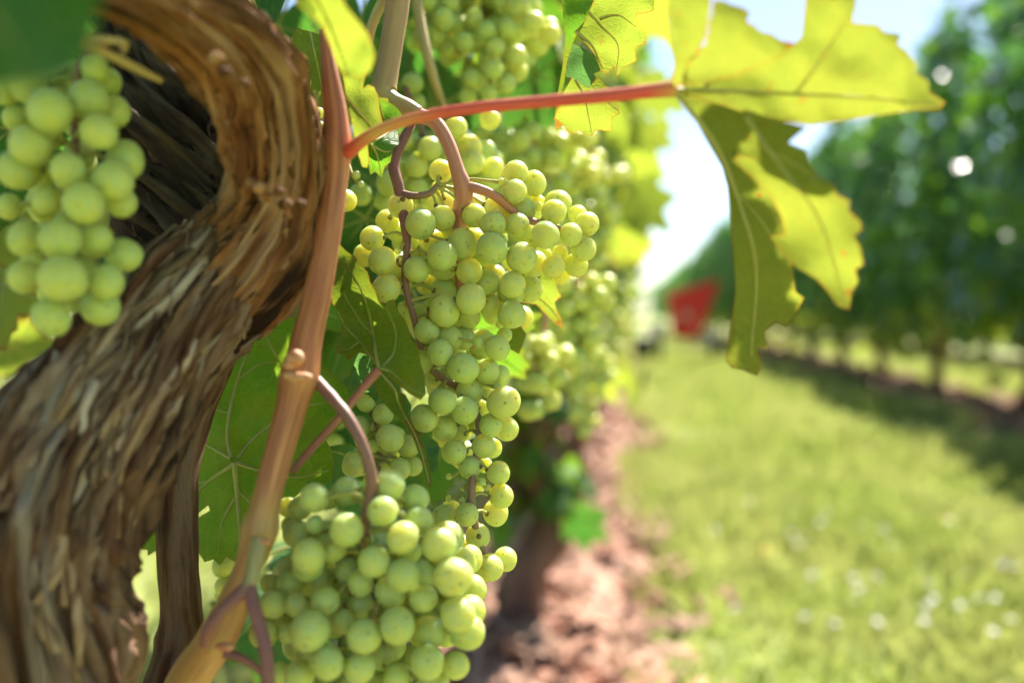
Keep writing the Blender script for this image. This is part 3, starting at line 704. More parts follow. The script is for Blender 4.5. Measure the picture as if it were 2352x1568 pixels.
# olive folded leaf in front of the sharp bunch
traced_leaf([
  (cB, [(740, 368), (700, 340), (680, 262), (592, 242), (512, 302), (500, 270), (420, 240), (432, 180), (470, 90), (460, -20), (450, -65), (390, -130), (375, -330), (395, -480), (430, -560), (455, -568), (500, -520), (570, -475), (620, -405), (660, -365), (680, -285), (730, -205), (750, -135), (800, -125), (810, -145), (862, -160), (880, -85), (940, -5), (972, 65), (985, 140), (1040, 200), (1062, 330), (1092, 420), (1102, 555), (1060, 602), (980, 560), (880, 480), (800, 372)],
   [(740, 370, .40), (440, 150, .415), (430, -500, .425), (640, -380, .405), (800, -140, .395), (1090, 500, .388), (700, 0, .418)], .003, None, 0),
  (cB, [(740, 372), (700, 345), (682, 262), (592, 244), (545, 330), (525, 430), (530, 480), (585, 520), (640, 592), (722, 622), (748, 585), (705, 475), (722, 420)],
   [(740, 372, .405), (600, 250, .428), (530, 450, .44), (700, 600, .43)], .002, None, 1),
  (cB, [(738, 374), (790, 396), (880, 520), (920, 560), (935, 640), (960, 720), (1010, 800), (1040, 870), (1090, 960), (1125, 1080), (1140, 1200), (1132, 1275), (1102, 1200), (1062, 1050), (1000, 880), (935, 780), (850, 700), (780, 620), (742, 560), (712, 470)],
   [(740, 372, .402), (900, 560, .398), (1130, 1250, .405), (850, 700, .42)], .002, None, 0),
  (cB, [(905, 545), (945, 560), (990, 640), (985, 740), (1020, 830), (1100, 850), (1190, 925), (1205, 965), (1185, 1040), (1190, 1100), (1160, 1148), (1125, 1140), (1110, 1040), (1050, 900), (1000, 800), (955, 720), (930, 640)],
   [(920, 560, .402), (1000, 800, .412), (1190, 950, .43), (1130, 1140, .415)], .002, None, 2),
 ], ['leaf_olive', 'leaf_teal', 'leaf_dark'], veins=[(cB, 0, [(742, 368), (720, 250), (700, 100), (640, -160), (480, -480)], 6, 1.5), (cB, 0, [(735, 340), (600, 160), (500, 60), (440, -60)], 4, 1.2), (cB, 0, [(770, 350), (855, 250), (870, 80), (800, -100)], 4, 1.2), (cB, 0, [(760, 360), (850, 400), (960, 500), (1080, 560)], 4, 1.2), (cB, 0, [(705, 120), (600, 0), (480, -200)], 2.5, 1), (cB, 2, [(745, 385), (860, 520), (900, 640), (1040, 920), (1125, 1230)], 4, 1.5), (cB, 0, [(590, 165), (520, 215), (440, 220)], 2.5, 1)], vmat='vein_green',
 label='folded olive-green leaf with pale veins in front of the sharp grape bunch')

# large green leaf behind the reddish shoot
traced_leaf([
  (ident, [(520, 790), (560, 750), (600, 735), (660, 715), (700, 780), (745, 845), (800, 895), (796, 960), (765, 992), (748, 1010), (768, 1060), (762, 1100), (735, 1125), (690, 1130), (640, 1160), (610, 1180), (600, 1240), (575, 1285), (556, 1278), (540, 1290), (520, 1278), (505, 1298), (490, 1284), (470, 1290), (452, 1262), (440, 1200), (455, 1188), (482, 1172), (478, 1160), (456, 1178), (430, 1230), (395, 1280), (362, 1262), (340, 1276), (338, 1262), (322, 1262), (325, 1250), (304, 1238), (309, 1216), (306, 1186), (334, 1156), (309, 1139), (327, 1130), (362, 1132), (400, 1110), (430, 1040), (450, 960), (475, 880)],
   [(538, 1060, .455), (600, 740, .47), (760, 900, .465), (760, 1100, .45), (540, 1290, .45), (320, 1200, .475), (420, 1050, .47)], .006, (5, 34), 0)],
 ['leaf_fresh'], veins=[(ident, 0, [(538, 1062), (542, 1110), (550, 1200), (552, 1280)], 7, 2), (ident, 0, [(536, 1066), (480, 1105), (400, 1180), (330, 1235)], 5, 1.5), (ident, 0, [(540, 1062), (600, 1080), (680, 1095), (755, 1080)], 5, 1.5), (ident, 0, [(532, 1052), (522, 1000), (532, 920), (560, 830), (600, 740)], 5, 1.5), (ident, 0, [(530, 1052), (500, 1035), (470, 1020), (440, 1015)], 4, 1.5), (ident, 0, [(545, 1052), (590, 1000), (680, 940), (780, 920)], 4, 1.2), (ident, 0, [(545, 1125), (580, 1160), (600, 1190)], 3, 1), (ident, 0, [(545, 1135), (510, 1200), (500, 1280)], 3, 1), (ident, 0, [(480, 1105), (440, 1110), (400, 1108)], 2.5, 1), (ident, 0, [(548, 870), (590, 840), (640, 830)], 2.5, 1), (ident, 0, [(530, 950), (490, 940), (460, 950)], 2.5, 1), (ident, 0, [(640, 1090), (680, 1060), (730, 1040)], 2.5, 1), (ident, 0, [(600, 740), (625, 800), (655, 850)], 3, 1)],
 label='broad green leaf with yellow veins behind the reddish shoot')

# blurred leaf over the top of the shoot, and the two behind it
traced_leaf([(cU, [(430, -60), (500, 60), (640, 170), (705, 240), (780, 420), (825, 560), (880, 650), (1000, 668), (1110, 610), (1155, 480), (1090, 290), (990, 160), (900, 60), (850, -60)],
   [(430, 0, .30), (720, 150, .325), (830, 560, .335), (1150, 480, .31), (880, 0, .285)], .004, None, 0)], ['leaf_yellow'], veins=[(cU, 0, [(640, -40), (760, 200), (860, 450), (930, 650)], 5, 2)],
   label='blurred light green leaf hanging over the top of the reddish shoot')
traced_leaf([
  (cU, [(860, 560), (1000, 590), (1090, 610), (1060, 690), (1048, 752), (1092, 720), (1142, 742), (1182, 820), (1192, 930), (1212, 1020), (1222, 1082), (1105, 1130), (1090, 1250), (1102, 1380), (1082, 1432), (1040, 1422), (1000, 1300), (960, 1100), (930, 950), (900, 800)], [(900, 600, .385), (1180, 820, .395), (1220, 1080, .40), (1050, 1420, .40), (950, 1000, .39)], .003, None, 0),
  (cU, [(1185, 832), (1262, 840), (1266, 872), (1332, 912), (1382, 980), (1382, 1050), (1342, 1122), (1357, 1222), (1302, 1272), (1282, 1382), (1232, 1420), (1206, 1512), (1150, 1462), (1110, 1492), (1088, 1350), (1082, 1230), (1180, 1160), (1240, 1060), (1205, 950)], [(1190, 840, .41), (1380, 1000, .43), (1200, 1500, .415), (1100, 1250, .405)], .003, None, 1)],
  ['leaf_yellow', 'leaf'], veins=[(cU, 0, [(900, 820), (1000, 940), (1120, 1080)], 4, 1.5), (cU, 1, [(1150, 1200), (1260, 1130), (1370, 1000)], 3, 1), (cU, 1, [(1110, 1220), (1170, 1330), (1205, 1490)], 3, 1), (cU, 1, [(1130, 1240), (1220, 1290), (1290, 1290)], 3, 1)],
  label='small two-tone leaf between the shoot and the pink grape stem')
traced_leaf([(cU, [(430, 330), (480, 240), (560, 260), (640, 280), (760, 360), (790, 700), (760, 930), (690, 918), (640, 902), (612, 800), (604, 600), (540, 500), (480, 430)], [(470, 240, .42), (760, 400, .41), (700, 920, .43)], .004, (3, 22), 0)], ['leaf_yellow'], veins=[(cU, 0, [(600, 280), (660, 560), (720, 900)], 3, 1)])
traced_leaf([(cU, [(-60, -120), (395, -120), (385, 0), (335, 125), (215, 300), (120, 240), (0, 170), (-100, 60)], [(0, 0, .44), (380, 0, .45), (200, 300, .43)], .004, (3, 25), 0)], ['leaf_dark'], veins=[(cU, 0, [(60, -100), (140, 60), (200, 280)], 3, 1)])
# folded leaf hanging at the top centre
traced_leaf([
  (cT, [(1625, -80), (1850, -80), (1838, 10), (1790, 130), (1740, 200), (1702, 290), (1668, 400), (1648, 540), (1620, 640), (1585, 770), (1600, 640), (1638, 430), (1655, 250), (1640, 100)], [(1700, -50, 0.445), (1800, 100, 0.430), (1600, 700, 0.435)], .002, None, 1),
  (cT, [(1838, 10), (1870, -80), (2240, -80), (2235, 72), (2180, 90), (2120, 96), (2132, 160), (2182, 212), (2176, 292), (2110, 310), (2122, 400), (2040, 442), (1992, 502), (1970, 440), (1932, 482), (1890, 470), (1880, 400), (1800, 300), (1715, 210), (1790, 130)], [(1800, 100, 0.430), (2200, 0, 0.410), (2150, 300, 0.417), (1900, 460, 0.427)], .003, None, 0),
  (cT, [(1704, 282), (1800, 330), (1862, 400), (1887, 465), (1840, 482), (1857, 510), (1811, 577), (1760, 560), (1740, 532), (1700, 512), (1658, 502), (1664, 420)], [(1704, 290, 0.427), (1880, 460, 0.417), (1700, 500, 0.421)], .002, None, 2),
  (cT, [(1700, 505), (1745, 530), (1812, 560), (1870, 505), (1922, 560), (1992, 600), (2012, 742), (1962, 770), (1960, 862), (1852, 850), (1830, 892), (1780, 880), (1740, 852), (1720, 876), (1672, 860), (1642, 820), (1596, 852), (1582, 770), (1640, 610)], [(1700, 510, 0.429), (2000, 700, 0.420), (1600, 850, 0.437)], .002, None, 0)],
  ['leaf_yellow', 'leaf', 'leaf_teal'], veins=[(cT, 1, [(1810, 80), (1900, 180), (2000, 300), (1985, 480)], 3, 1), (cT, 1, [(1720, 205), (1830, 300), (1900, 450)], 4, 1.2), (cT, 1, [(1880, 120), (2000, 100), (2120, 180)], 3, 1), (cT, 3, [(1720, 520), (1780, 640), (1830, 880)], 3, 1), (cT, 3, [(1760, 620), (1880, 640), (2000, 720)], 2.5, 1)],
  label='folded yellow-green leaf hanging at top centre with one dark turned-over flap')
# leaves behind the sharp bunch
traced_leaf([(cA, [(1480, 880), (1600, 900), (1740, 900), (1852, 970), (1840, 1010), (1882, 1090), (1830, 1130), (1842, 1182), (1882, 1262), (1902, 1332), (1830, 1290), (1760, 1222), (1690, 1150), (1500, 1120)], [(1500, 1000, .485), (1850, 1000, .475), (1900, 1330, .48)], .003, None, 0)], ['leaf_yellow'], veins=[(cA, 0, [(1500, 1000), (1650, 1060), (1800, 1180), (1890, 1310)], 3, 1)])
traced_leaf([(cA, [(1420, 1340), (1500, 1330), (1562, 1300), (1617, 1370), (1592, 1440), (1562, 1522), (1490, 1482), (1400, 1500)], [(1420, 1400, .485), (1600, 1400, .48)], .002, None, 0)], ['leaf_yellow'])
traced_leaf([(cB, [(322, 960), (420, 940), (530, 930), (640, 1000), (680, 1150), (620, 1300), (420, 1260), (372, 1182), (332, 1090), (285, 1045), (330, 1010)], [(330, 960, .475), (640, 1000, .49), (600, 1280, .48)], .003, None, 0)], ['leaf_teal'], veins=[(cB, 0, [(640, 1100), (500, 1020), (340, 970)], 2.5, 1)])
# very near leaf in the upper left corner
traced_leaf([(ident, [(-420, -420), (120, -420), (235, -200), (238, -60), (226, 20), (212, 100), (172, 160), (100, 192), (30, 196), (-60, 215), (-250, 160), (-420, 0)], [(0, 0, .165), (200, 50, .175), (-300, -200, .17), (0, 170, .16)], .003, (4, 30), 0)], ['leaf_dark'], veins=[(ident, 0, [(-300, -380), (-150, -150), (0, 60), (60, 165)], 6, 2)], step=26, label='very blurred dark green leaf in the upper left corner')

# ------------------------------------------------------------------ the traced grape bunches
A_ = [(971,145,90,1),(668,405,97,0),(818,542,118,-1),(985,498,100,0),(1015,400,90,2),(1190,400,105,2),(1222,480,92,0),(1395,435,105,1),(1363,545,100,-1),(1525,300,95,0),(1535,160,97,1),(1672,235,95,1),(1545,550,95,0),(1590,440,95,1),(1825,452,95,0),(1855,385,98,1),(1700,380,60,2),(1760,625,108,-1),(1950,622,90,0),(2072,542,93,1),(2045,730,98,0),(1990,850,92,1),(1820,862,85,0),(1583,795,118,-1),(1680,840,95,1),(1357,725,118,-1.5),(1132,695,115,0),(980,782,115,-1.5),(790,885,100,-1),(530,818,105,-1),(453,650,95,0),(560,1030,105,-1),(1000,870,95,1),(1185,900,100,0),(1320,985,97,0),(1512,998,98,-1),(1500,1060,95,1),(1198,1110,115,-1.5),(1000,1195,118,-1.5),(995,1050,105,1),(1350,1160,90,1),(1505,1225,108,0),(1180,1240,88,1),(868,1348,95,-1),(1030,1395,97,-.5),(1140,1400,90,1),(968,1510,98,-1.5),(1395,1475,97,-.5),(1257,1430,47,-.5),(1415,1295,32,0),(1430,225,28,0),(648,748,25,-1),(683,1165,37,0),(808,415,33,0),(570,520,90,3),(900,670,95,3),(640,600,80,4),(400,780,90,4),(960,270,60,3),(1740,780,70,2),(1870,760,60,2),(1600,600,90,3),(1060,560,90,2),(1450,1380,60,2),(700,1010,70,3),(860,1000,80,3),(780,1220,80,3),(2000,470,70,3),(1880,930,70,3),(1700,410,40,1)]
B_ = [(1060,310,100,0),(1380,360,115,-1.5),(1560,385,97,0),(1655,420,82,1),(1225,610,100,-1.5),(1430,535,105,0),(1392,680,105,-1),(1088,738,102,-1),(1240,810,98,0),(1345,850,75,1.5),(1683,620,120,-.5),(1590,790,90,-.5),(1710,820,92,1),(1315,990,93,-.5),(1535,950,92,-.5),(1600,965,75,1.5),(1430,1105,85,0),(1150,440,80,2),(1250,430,75,2.5),(1530,660,70,2),(1480,800,60,2),(1540,1090,60,2),(1648,1150,90,0),(1665,1325,95,0),(1625,1450,95,1),(1408,1465,90,-1),(1235,1490,95,0),(1290,1430,75,1.5),(1490,1250,60,2),(1520,1215,32,-.5),(1567,1262,24,0),(1378,1270,18,0),(1275,1342,28,0),(1375,1355,27,-.5),(1275,1178,25,0),(1640,500,30,0)]
C_ = [(1955,530,88,0),(1840,600,80,1),(2035,757,100,-.5),(2150,695,82,.5),(1925,890,50,1)]
r1 = pxpath([(945, 285, .444, 10), (905, 372, .44, 13), (918, 440, .438, 13), (935, 560, .436, 10), (930, 640, .436, 9), (948, 720, .436, 8), (985, 840, .44, 8), (1060, 900, .445, 8), (1100, 970, .443, 9), (1092, 1060, .44, 9), (1082, 1130, .436, 10), (1090, 1200, .437, 9), (1115, 1280, .438, 6)], 60)
r2 = pxpath([(918, 445, .438, 11), (950, 450, .436, 9), (985, 445, .438, 8), (1005, 425, .44, 6)], 14)
r3 = pxpath([(955, 262, .443, 17), (1000, 282, .442, 17), (1030, 330, .441, 16), (1050, 390, .44, 17), (1065, 445, .441, 22), (1055, 520, .448, 18), (1060, 640, .452, 14), (1080, 800, .452, 11)], 40)
r4 = pxpath([(1068, 428, .44, 13), (1100, 435, .438, 12), (1140, 452, .438, 11), (1200, 500, .444, 9), (1290, 530, .446, 8), (1330, 580, .447, 6)], 24)
r5 = pxpath([(925, 420, .438, 8), (870, 525, .436, 8), (905, 540, .436, 5)], 10)
main_b = traced_bunch('sharp main grape bunch at picture centre, pale green with sunlit yellow berries', [(cA, .3047, A_), (cB, .3047, B_), (cC, .3264, C_)], .440,
    fill=[(1060, 620, .46, 170, 200, .045, 46, .0068), (1200, 520, .458, 90, 80, .02, 6, .0062), (1070, 900, .46, 70, 150, .03, 16, .0064)], rachis=[r1, r2], pr=.0007)
def stem_part(root, path, mat, name='peduncle'):
    tb = TB(); c, r = path; sd_ = random.uniform(0, 50)
    tb.tube(c, r, 16, lambda L, a, i: .05 * noise.noise(Vector((math.cos(a) + sd_, math.sin(a), L * 90)))); return tb.obj(name, M[mat], root)
stem_part(main_b, r3, 'stem_pink'); stem_part(main_b, r4, 'stem_pink')

LOW = [(805,262,105,-.5),(920,280,60,1),(1035,215,105,.5),(1330,175,115,-.5),(1350,270,98,1),(1515,265,95,.5),(1285,355,108,-1),(810,450,60,-.5),(1030,490,120,-1.5),(680,515,98,1.5),(700,340,85,2),(765,670,118,-1.5),(765,740,112,0),(930,610,105,0),(1430,540,108,-1.5),(1540,420,100,0),(1680,590,128,-1),(1225,710,115,-1.5),(1050,780,100,1),(1430,805,120,-1.5),(1130,860,90,0),(1340,930,105,0),(1570,970,100,-.5),(1780,820,135,-1.5),(880,985,105,-.5),(1130,1010,95,1),(690,1020,85,0),(520,1010,100,.5),(630,870,92,1),(500,870,72,2),(850,830,85,2),(1000,1130,90,0),(770,1200,145,-2),(1155,1235,125,-1.5),(1390,1160,125,-1.5),(1620,1210,110,0),(1815,1080,125,-1),(1900,1060,110,1),(1880,1210,125,0),(1600,1420,120,-1),(1800,1440,100,0),(1270,1390,90,1.5),(1330,1320,90,1.5),(895,1420,118,-2),(1120,1460,112,-1.5),(700,1510,105,-1),(450,1210,105,1),(620,1220,70,1),(560,1500,80,1),(1380,1520,95,0),(620,330,70,3),(640,460,70,3),(1750,600,80,1.5),(1000,650,90,2),(1160,560,60,2),(1480,640,80,2)]
lr = [pxpath([(722, 870, .37, 15), (760, 910, .365, 14), (800, 960, .36, 14), (832, 1020, .358, 13), (852, 1090, .358, 13), (850, 1150, .36, 14), (838, 1195, .362, 13), (845, 1290, .372, 12), (860, 1400, .378, 10), (850, 1550, .38, 9), (860, 1700, .382, 7)], 60)]
low_b = traced_bunch('large pale green bunch hanging lowest, cut by the bottom edge', [(cC, .3264, LOW)], .365,
    fill=[(830, 1380, .385, 200, 170, .045, 60, .0066), (860, 1640, .365, 190, 110, .06, 60, .0068), (1010, 1330, .385, 90, 120, .03, 14, .0065)], rachis=lr, rmat='stem_purple')
LEFT = [(330,725,145,-1.5),(575,650,130,-1),(690,540,100,1),(740,730,110,.5),(650,860,120,-1),(200,945,130,-1),(450,1115,115,-1),(820,1045,120,0),(735,1180,135,-1),(125,1110,130,0),(310,1310,95,0),(545,1325,130,-1.5),(790,1320,105,0),(190,560,120,0),(40,590,90,0),(100,770,85,1),(395,1563,130,-1.5),(165,1560,108,0),(630,1555,108,0),(810,1665,110,0),(165,1808,110,0),(410,1820,150,-2),(700,1840,112,-.5),(655,2003,125,-.5),(335,2068,120,-1),(330,500,100,1),(620,450,85,0),(480,480,80,1.5),(500,1000,80,2),(300,1130,90,2),(60,1350,80,2),(560,1750,70,2)]
traced_bunch('blurred green bunch at the left edge hanging against the dark trunk hollow', [(c1, .35157, LEFT)], .330,
    fill=[(150, 420, .352, 90, 170, .03, 16, .0062), (150, 600, .352, 80, 100, .025, 8, .0062)], rachis=[pxpath([(260, 90, .335, 9), (200, 130, .332, 9), (170, 220, .335, 9), (175, 400, .338, 8), (160, 600, .338, 6), (140, 720, .335, 4)], 40)])
MID = [(650,620,75,0),(775,710,80,0),(600,800,80,.5),(830,890,100,-1),(965,950,85,.5),(560,1070,85,0),(905,1120,85,-.5),(1000,1100,75,.5),(690,950,52,0),(820,960,75,1),(760,830,70,1.5),(640,900,60,1.5),(700,1110,70,1.5)]
traced_bunch('small bunch tucked behind the lower peduncle and olive leaf', [(cB, .3047, MID)], .43, fill=[(860, 1040, .445, 60, 60, .02, 8, .006)], rachis=[pxpath([(830, 900, .44, 7), (860, 960, .438, 7), (880, 1020, .436, 6), (870, 1080, .435, 5)], 14)])
# berries seen beside the trunk and the shoot
SIDE = [(800,830,65,0),(770,1030,50,.5),(640,1300,65,0),(600,1400,75,0),(540,1460,60,1),(840,400,35,1)]
traced_bunch('few berries showing between the trunk and the old brown cane', [(c3, .35564, SIDE)], .46, rachis=[pxpath([(250, 1280, .47, 6), (255, 1350, .47, 6), (230, 1480, .47, 5)], 10)])
SHOOT = [(165,740,78,0),(175,885,70,0),(160,960,60,1)]
traced_bunch('pair of berries showing between old cane and reddish shoot', [(cC, .3264, SHOOT)], .46, rachis=[pxpath([(520, 1240, .475, 6), (530, 1330, .475, 5), (520, 1370, .475, 4)], 8)])
TRUNKB = [(2090,560,65,1),(2085,830,40,0),(2090,920,60,0),(2085,1180,80,1),(2060,1300,75,0),(2250,1310,75,.5),(2080,740,40,1)]
traced_bunch('shaded berries between the trunk arm and reddish shoot', [(c1, .35157, TRUNKB)], .45, rachis=[pxpath([(735, 250, .46, 6), (740, 330, .46, 6), (750, 450, .46, 5)], 10)])
MINI = [(289, 1145, 28, 0), (318, 1204, 24, 0)]
traced_bunch('two tiny undeveloped berries right of the reddish shoot', [(cT, .35157, MINI)], .40, rachis=[pxpath([(800, 375, .405, 4), (806, 395, .403, 4), (815, 412, .402, 3.5), (826, 424, .402, 3)], 8)], rmat='pedicel', pr=.0005)

# bunches further back, out of focus
UP = [(655,545,72,-1),(690,670,55,0),(670,90,80,1),(860,125,70,0),(800,220,75,1),(930,150,60,1),(1140,200,65,0),(1280,185,62,0),(1195,310,62,0),(1000,275,65,0),(1185,455,65,-1),(1055,515,65,0),(1330,370,75,1),(1440,150,75,0),(1160,610,60,0),(1270,550,65,0),(750,10,70,0),(900,20,65,0),(1350,60,80,0),(1060,120,60,1),(1250,20,70,1),(1550,230,70,1),(1020,630,60,1),(1340,470,70,1)]
traced_bunch('shaded green bunch hanging at the top behind the tan cane', [(cT, .35157, UP)], .60, fill=[(1100, 60, .62, 170, 130, .07, 50, .0075), (1120, -90, .60, 160, 90, .08, 40, .0075)], rachis=[pxpath([(1120, -160, .64, 9), (1110, 0, .64, 8), (1120, 120, .64, 7), (1130, 210, .64, 5)], 20)])
UP2 = [(940,835,75,0),(770,970,80,0),(680,1085,78,0),(1030,960,80,.5),(1050,1060,80,0),(510,1200,85,0),(680,1230,80,.5),(600,920,60,2),(880,1050,80,2),(320,1270,75,1),(470,1310,70,1.5),(560,1100,60,1),(1180,1100,70,1),(880,1200,70,2),(1160,780,70,1)]
traced_bunch('shaded green bunch just behind the pink peduncle of the sharp bunch', [(cT, .35157, UP2)], .52, fill=[(1000, 390, .54, 130, 80, .05, 30, .007)], rachis=[pxpath([(930, 200, .56, 7), (970, 300, .56, 7), (1000, 400, .56, 6)], 14)])
def bunch_at(label, x, y, D, L, wd, n, r=.0072, hi=False):
    random_bunch(label, P(x, y, D), L, wd, n, r, hi)
bunch_at('glowing yellow bunch behind the upper right shoulder of the sharp bunch', 1235, 300, .74, .085, .062, 70, .0075, True)
bunch_at('glowing yellow bunch below the hanging leaf, right of the glowing shoulder bunch', 1345, 385, .95, .10, .05, 55, .008)
bunch_at('blurred yellow bunch right of the yellow leaf behind the sharp bunch', 1325, 640, .80, .07, .032, 34, .0078, True)
bunch_at('blurred yellow bunch low beside the sharp bunch, above the green sucker leaves', 1235, 780, .72, .055, .030, 24, .0078, True)
bunch_at('small distant bunch above the mulch strip, nearest the grass', 1345, 800, 1.15, .10, .04, 36, .008)
bunch_at('distant bunch in the left row over the dark gap', 1400, 640, 1.5, .14, .05, 40, .008)
bunch_at('distant bunch hanging low in the left row near the red cart', 1420, 690, 2.1, .15, .05, 40, .008)
bunch_at('green bunch high in the left row beside the hanging leaf', 1215, 60, 1.0, .09, .045, 40, .008)
bunch_at('dim bunch behind the shoot and olive leaf', 730, 760, .60, .07, .04, 34, .007)

# ------------------------------------------------------------------ foliage of the near vine and of the next one
def frame_clear(p, size, dmin):
    x, y, D = proj(p); m = size * FOC / max(D, .05) if D > 0 else 0
    return D < .02 or D > dmin or x < -m - 40 or x > 2352 + m + 40 or y < -m - 40 or y > 1568 + m + 40
def bg_leaf(parent, x, y, D, size, kind, nrm=None, tip=None, veins=True):
    """a background leaf of the near vine, seen at a picture point"""
    toc = (CL - P(x, y, D)).normalized()
    n_ = (nrm or (toc + Vector((random.gauss(0, .45), random.gauss(0, .45), random.gauss(0, .45)))))
    put_leaf(parent, random.choice(TPL[kind]), leaf_matrix(P(x, y, D), size, n_, tip or Vector((random.gauss(0, .6), random.gauss(0, .3), -1))), veins)
# behind trunk, shoot and the sharp bunch
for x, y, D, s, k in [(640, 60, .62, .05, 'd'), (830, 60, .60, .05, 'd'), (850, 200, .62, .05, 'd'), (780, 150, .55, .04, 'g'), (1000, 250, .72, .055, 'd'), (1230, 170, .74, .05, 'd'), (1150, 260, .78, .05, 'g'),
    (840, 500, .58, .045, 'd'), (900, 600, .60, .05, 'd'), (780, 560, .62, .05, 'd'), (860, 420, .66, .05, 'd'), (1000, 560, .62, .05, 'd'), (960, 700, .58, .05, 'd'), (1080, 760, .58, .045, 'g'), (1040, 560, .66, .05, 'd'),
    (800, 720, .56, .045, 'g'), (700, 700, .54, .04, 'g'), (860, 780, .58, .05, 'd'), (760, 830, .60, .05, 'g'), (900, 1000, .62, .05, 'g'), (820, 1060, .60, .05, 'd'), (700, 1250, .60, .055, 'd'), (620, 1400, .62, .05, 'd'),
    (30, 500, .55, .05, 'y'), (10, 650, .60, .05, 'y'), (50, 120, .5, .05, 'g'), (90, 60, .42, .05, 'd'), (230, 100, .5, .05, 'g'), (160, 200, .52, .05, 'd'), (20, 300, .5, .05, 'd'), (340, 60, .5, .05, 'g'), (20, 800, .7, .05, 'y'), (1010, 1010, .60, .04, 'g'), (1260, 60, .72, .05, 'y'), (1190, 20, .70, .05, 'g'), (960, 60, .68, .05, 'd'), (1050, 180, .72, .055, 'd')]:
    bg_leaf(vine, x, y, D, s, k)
# canopy overhead that shades the trunk and the upper bunches (outside the picture)
LIT = [P(x, y, D) for x, y, D in ((1250, 500, .44), (1330, 540, .45), (1300, 600, .45), (1180, 410, .445), (1220, 440, .445), (1010, 395, .445), (920, 470, .44), (1085, 490, .44), (1020, 500, .44), (1185, 515, .44), (1200, 590, .435), (1155, 930, .44), (1165, 985, .445),
    (1140, 1090, .44), (1145, 1170, .44), (1130, 1310, .44), (1050, 1330, .36), (1060, 1420, .365), (1080, 1460, .365), (1250, 330, .74), (1200, 300, .74), (1300, 380, .76), (1330, 720, .8), (1240, 850, .72), (1400, 60, .46), (1430, 100, .46), (1340, 250, .47), (1380, 280, .47), (1240, 690, .475), (1990, 180, 0.306), (1750, 230, 0.312), (1850, 130, 0.312), (1910, 50, 0.318), (2060, 150, 0.306), (1950, 225, 0.312), (1700, 120, 0.312), (1590, 60, 0.318), (1760, 330, 0.314), (1780, 420, 0.302), (1830, 560, 0.300), (1900, 640, 0.300), (1720, 180, 0.312), (830, 290, .39), (720, 110, .415), (790, 120, .32), (1345, 450, .96))]
def blocks(p, s):
    for q in LIT:
        d = p - q; t = d.dot(TOSUN)
        if t > 0 and (d - TOSUN * t).length < s * .95: return True
    return False
n = 0
while n < 190:
    p = Vector((random.uniform(-.6, .12), random.uniform(-.6, .95), random.uniform(.80, 1.5))); s = random.uniform(.055, .08)
    x, y, D = proj(p)
    if D > 0 and y > -s * FOC / max(D, .05) - 30 and -400 < x < 2700: continue
    if p.x > .02 + random.uniform(0, .1) or blocks(p, s): continue
    put_leaf(vine, random.choice(TPL_LO[random.choice('ggd')]), rand_leaf_matrix(p, s, 1 if p.x > ROWX else -1)); n += 1

def shade_leaf(x, y, D, t, size, kind='g'):
    '''an added leaf, out of view, that blocks the sun from a picture point'''
    p = P(x, y, D) + TOSUN * t; n_ = TOSUN + Vector((random.gauss(0, .15), random.gauss(0, .15), random.gauss(0, .15)))
    put_leaf(vine, random.choice(TPL[kind]), leaf_matrix(p, size, n_, Vector((random.gauss(0, .3), -.3, -1))), True)
for x, y, D, t, sz in ((1615, 330, .340, .27, .019), (1640, 430, .343, .28, .021), (1665, 540, .346, .29, .022), (1690, 650, .350, .30, .023), (1705, 760, .354, .31, .022), (90, 300, .33, .27, .042), (200, 330, .33, .30, .042), (130, 450, .33, .33, .045), (220, 520, .33, .28, .04), (120, 600, .33, .31, .045), (210, 680, .33, .35, .042)): shade_leaf(x, y, D, t, sz)  # unseen leaves added only to shade the turning leaf and the left bunch

def far_trunk(root, h, r, seed, dx=0):
    rnd = random.Random(seed); tb = TB()
    pts = [(rnd.uniform(-.015, .015), rnd.uniform(-.02, .02), -.03)]
    for i in range(1, 6): pts.append((rnd.uniform(-.035, .035) + dx * i / 5, rnd.uniform(-.05, .05), h * i / 5))
    rr = [r * 1.35, r * 1.05, r * .95, r * .9, r, r * 1.15]; c = catmull([(*p, q) for p, q in zip(pts, rr)], 30)
    tb.tube(c[:, :3], c[:, 3], 16, trunk_disp(seed, 5, .18)); return tb, pts[-1]
def arms(tb, top, seed, ln=.8):
    rnd = random.Random(seed)
    for s in (-1, 1):
        pts = [top, (top[0] + rnd.uniform(-.03, .03), top[1] + s * .12, top[2] + .08), (rnd.uniform(-.04, .04), top[1] + s * ln * .5, top[2] + .10), (rnd.uniform(-.04, .04), top[1] + s * ln, top[2] + .06)]
        tb.tube(catmull(pts, 14), np.linspace(.022, .010, 14), 8)
    for _ in range(7):
        y = rnd.uniform(-ln, ln); pts = [(0, y, top[2] + .08), (rnd.uniform(-.08, .08), y + rnd.uniform(-.08, .08), top[2] + .6), (rnd.uniform(-.12, .12), y + rnd.uniform(-.15, .15), top[2] + rnd.uniform(1.0, 1.6))]
        tb.tube(catmull(pts, 10), np.linspace(.0055, .003, 10), 6)

ORD = ['first', 'second', 'third', 'fourth', 'fifth', 'sixth', 'seventh', 'eighth', 'ninth', 'tenth', 'eleventh', 'twelfth', 'thirteenth', 'fourteenth', 'fifteenth', 'sixteenth', 'seventeenth', 'eighteenth', 'nineteenth', 'twentieth']
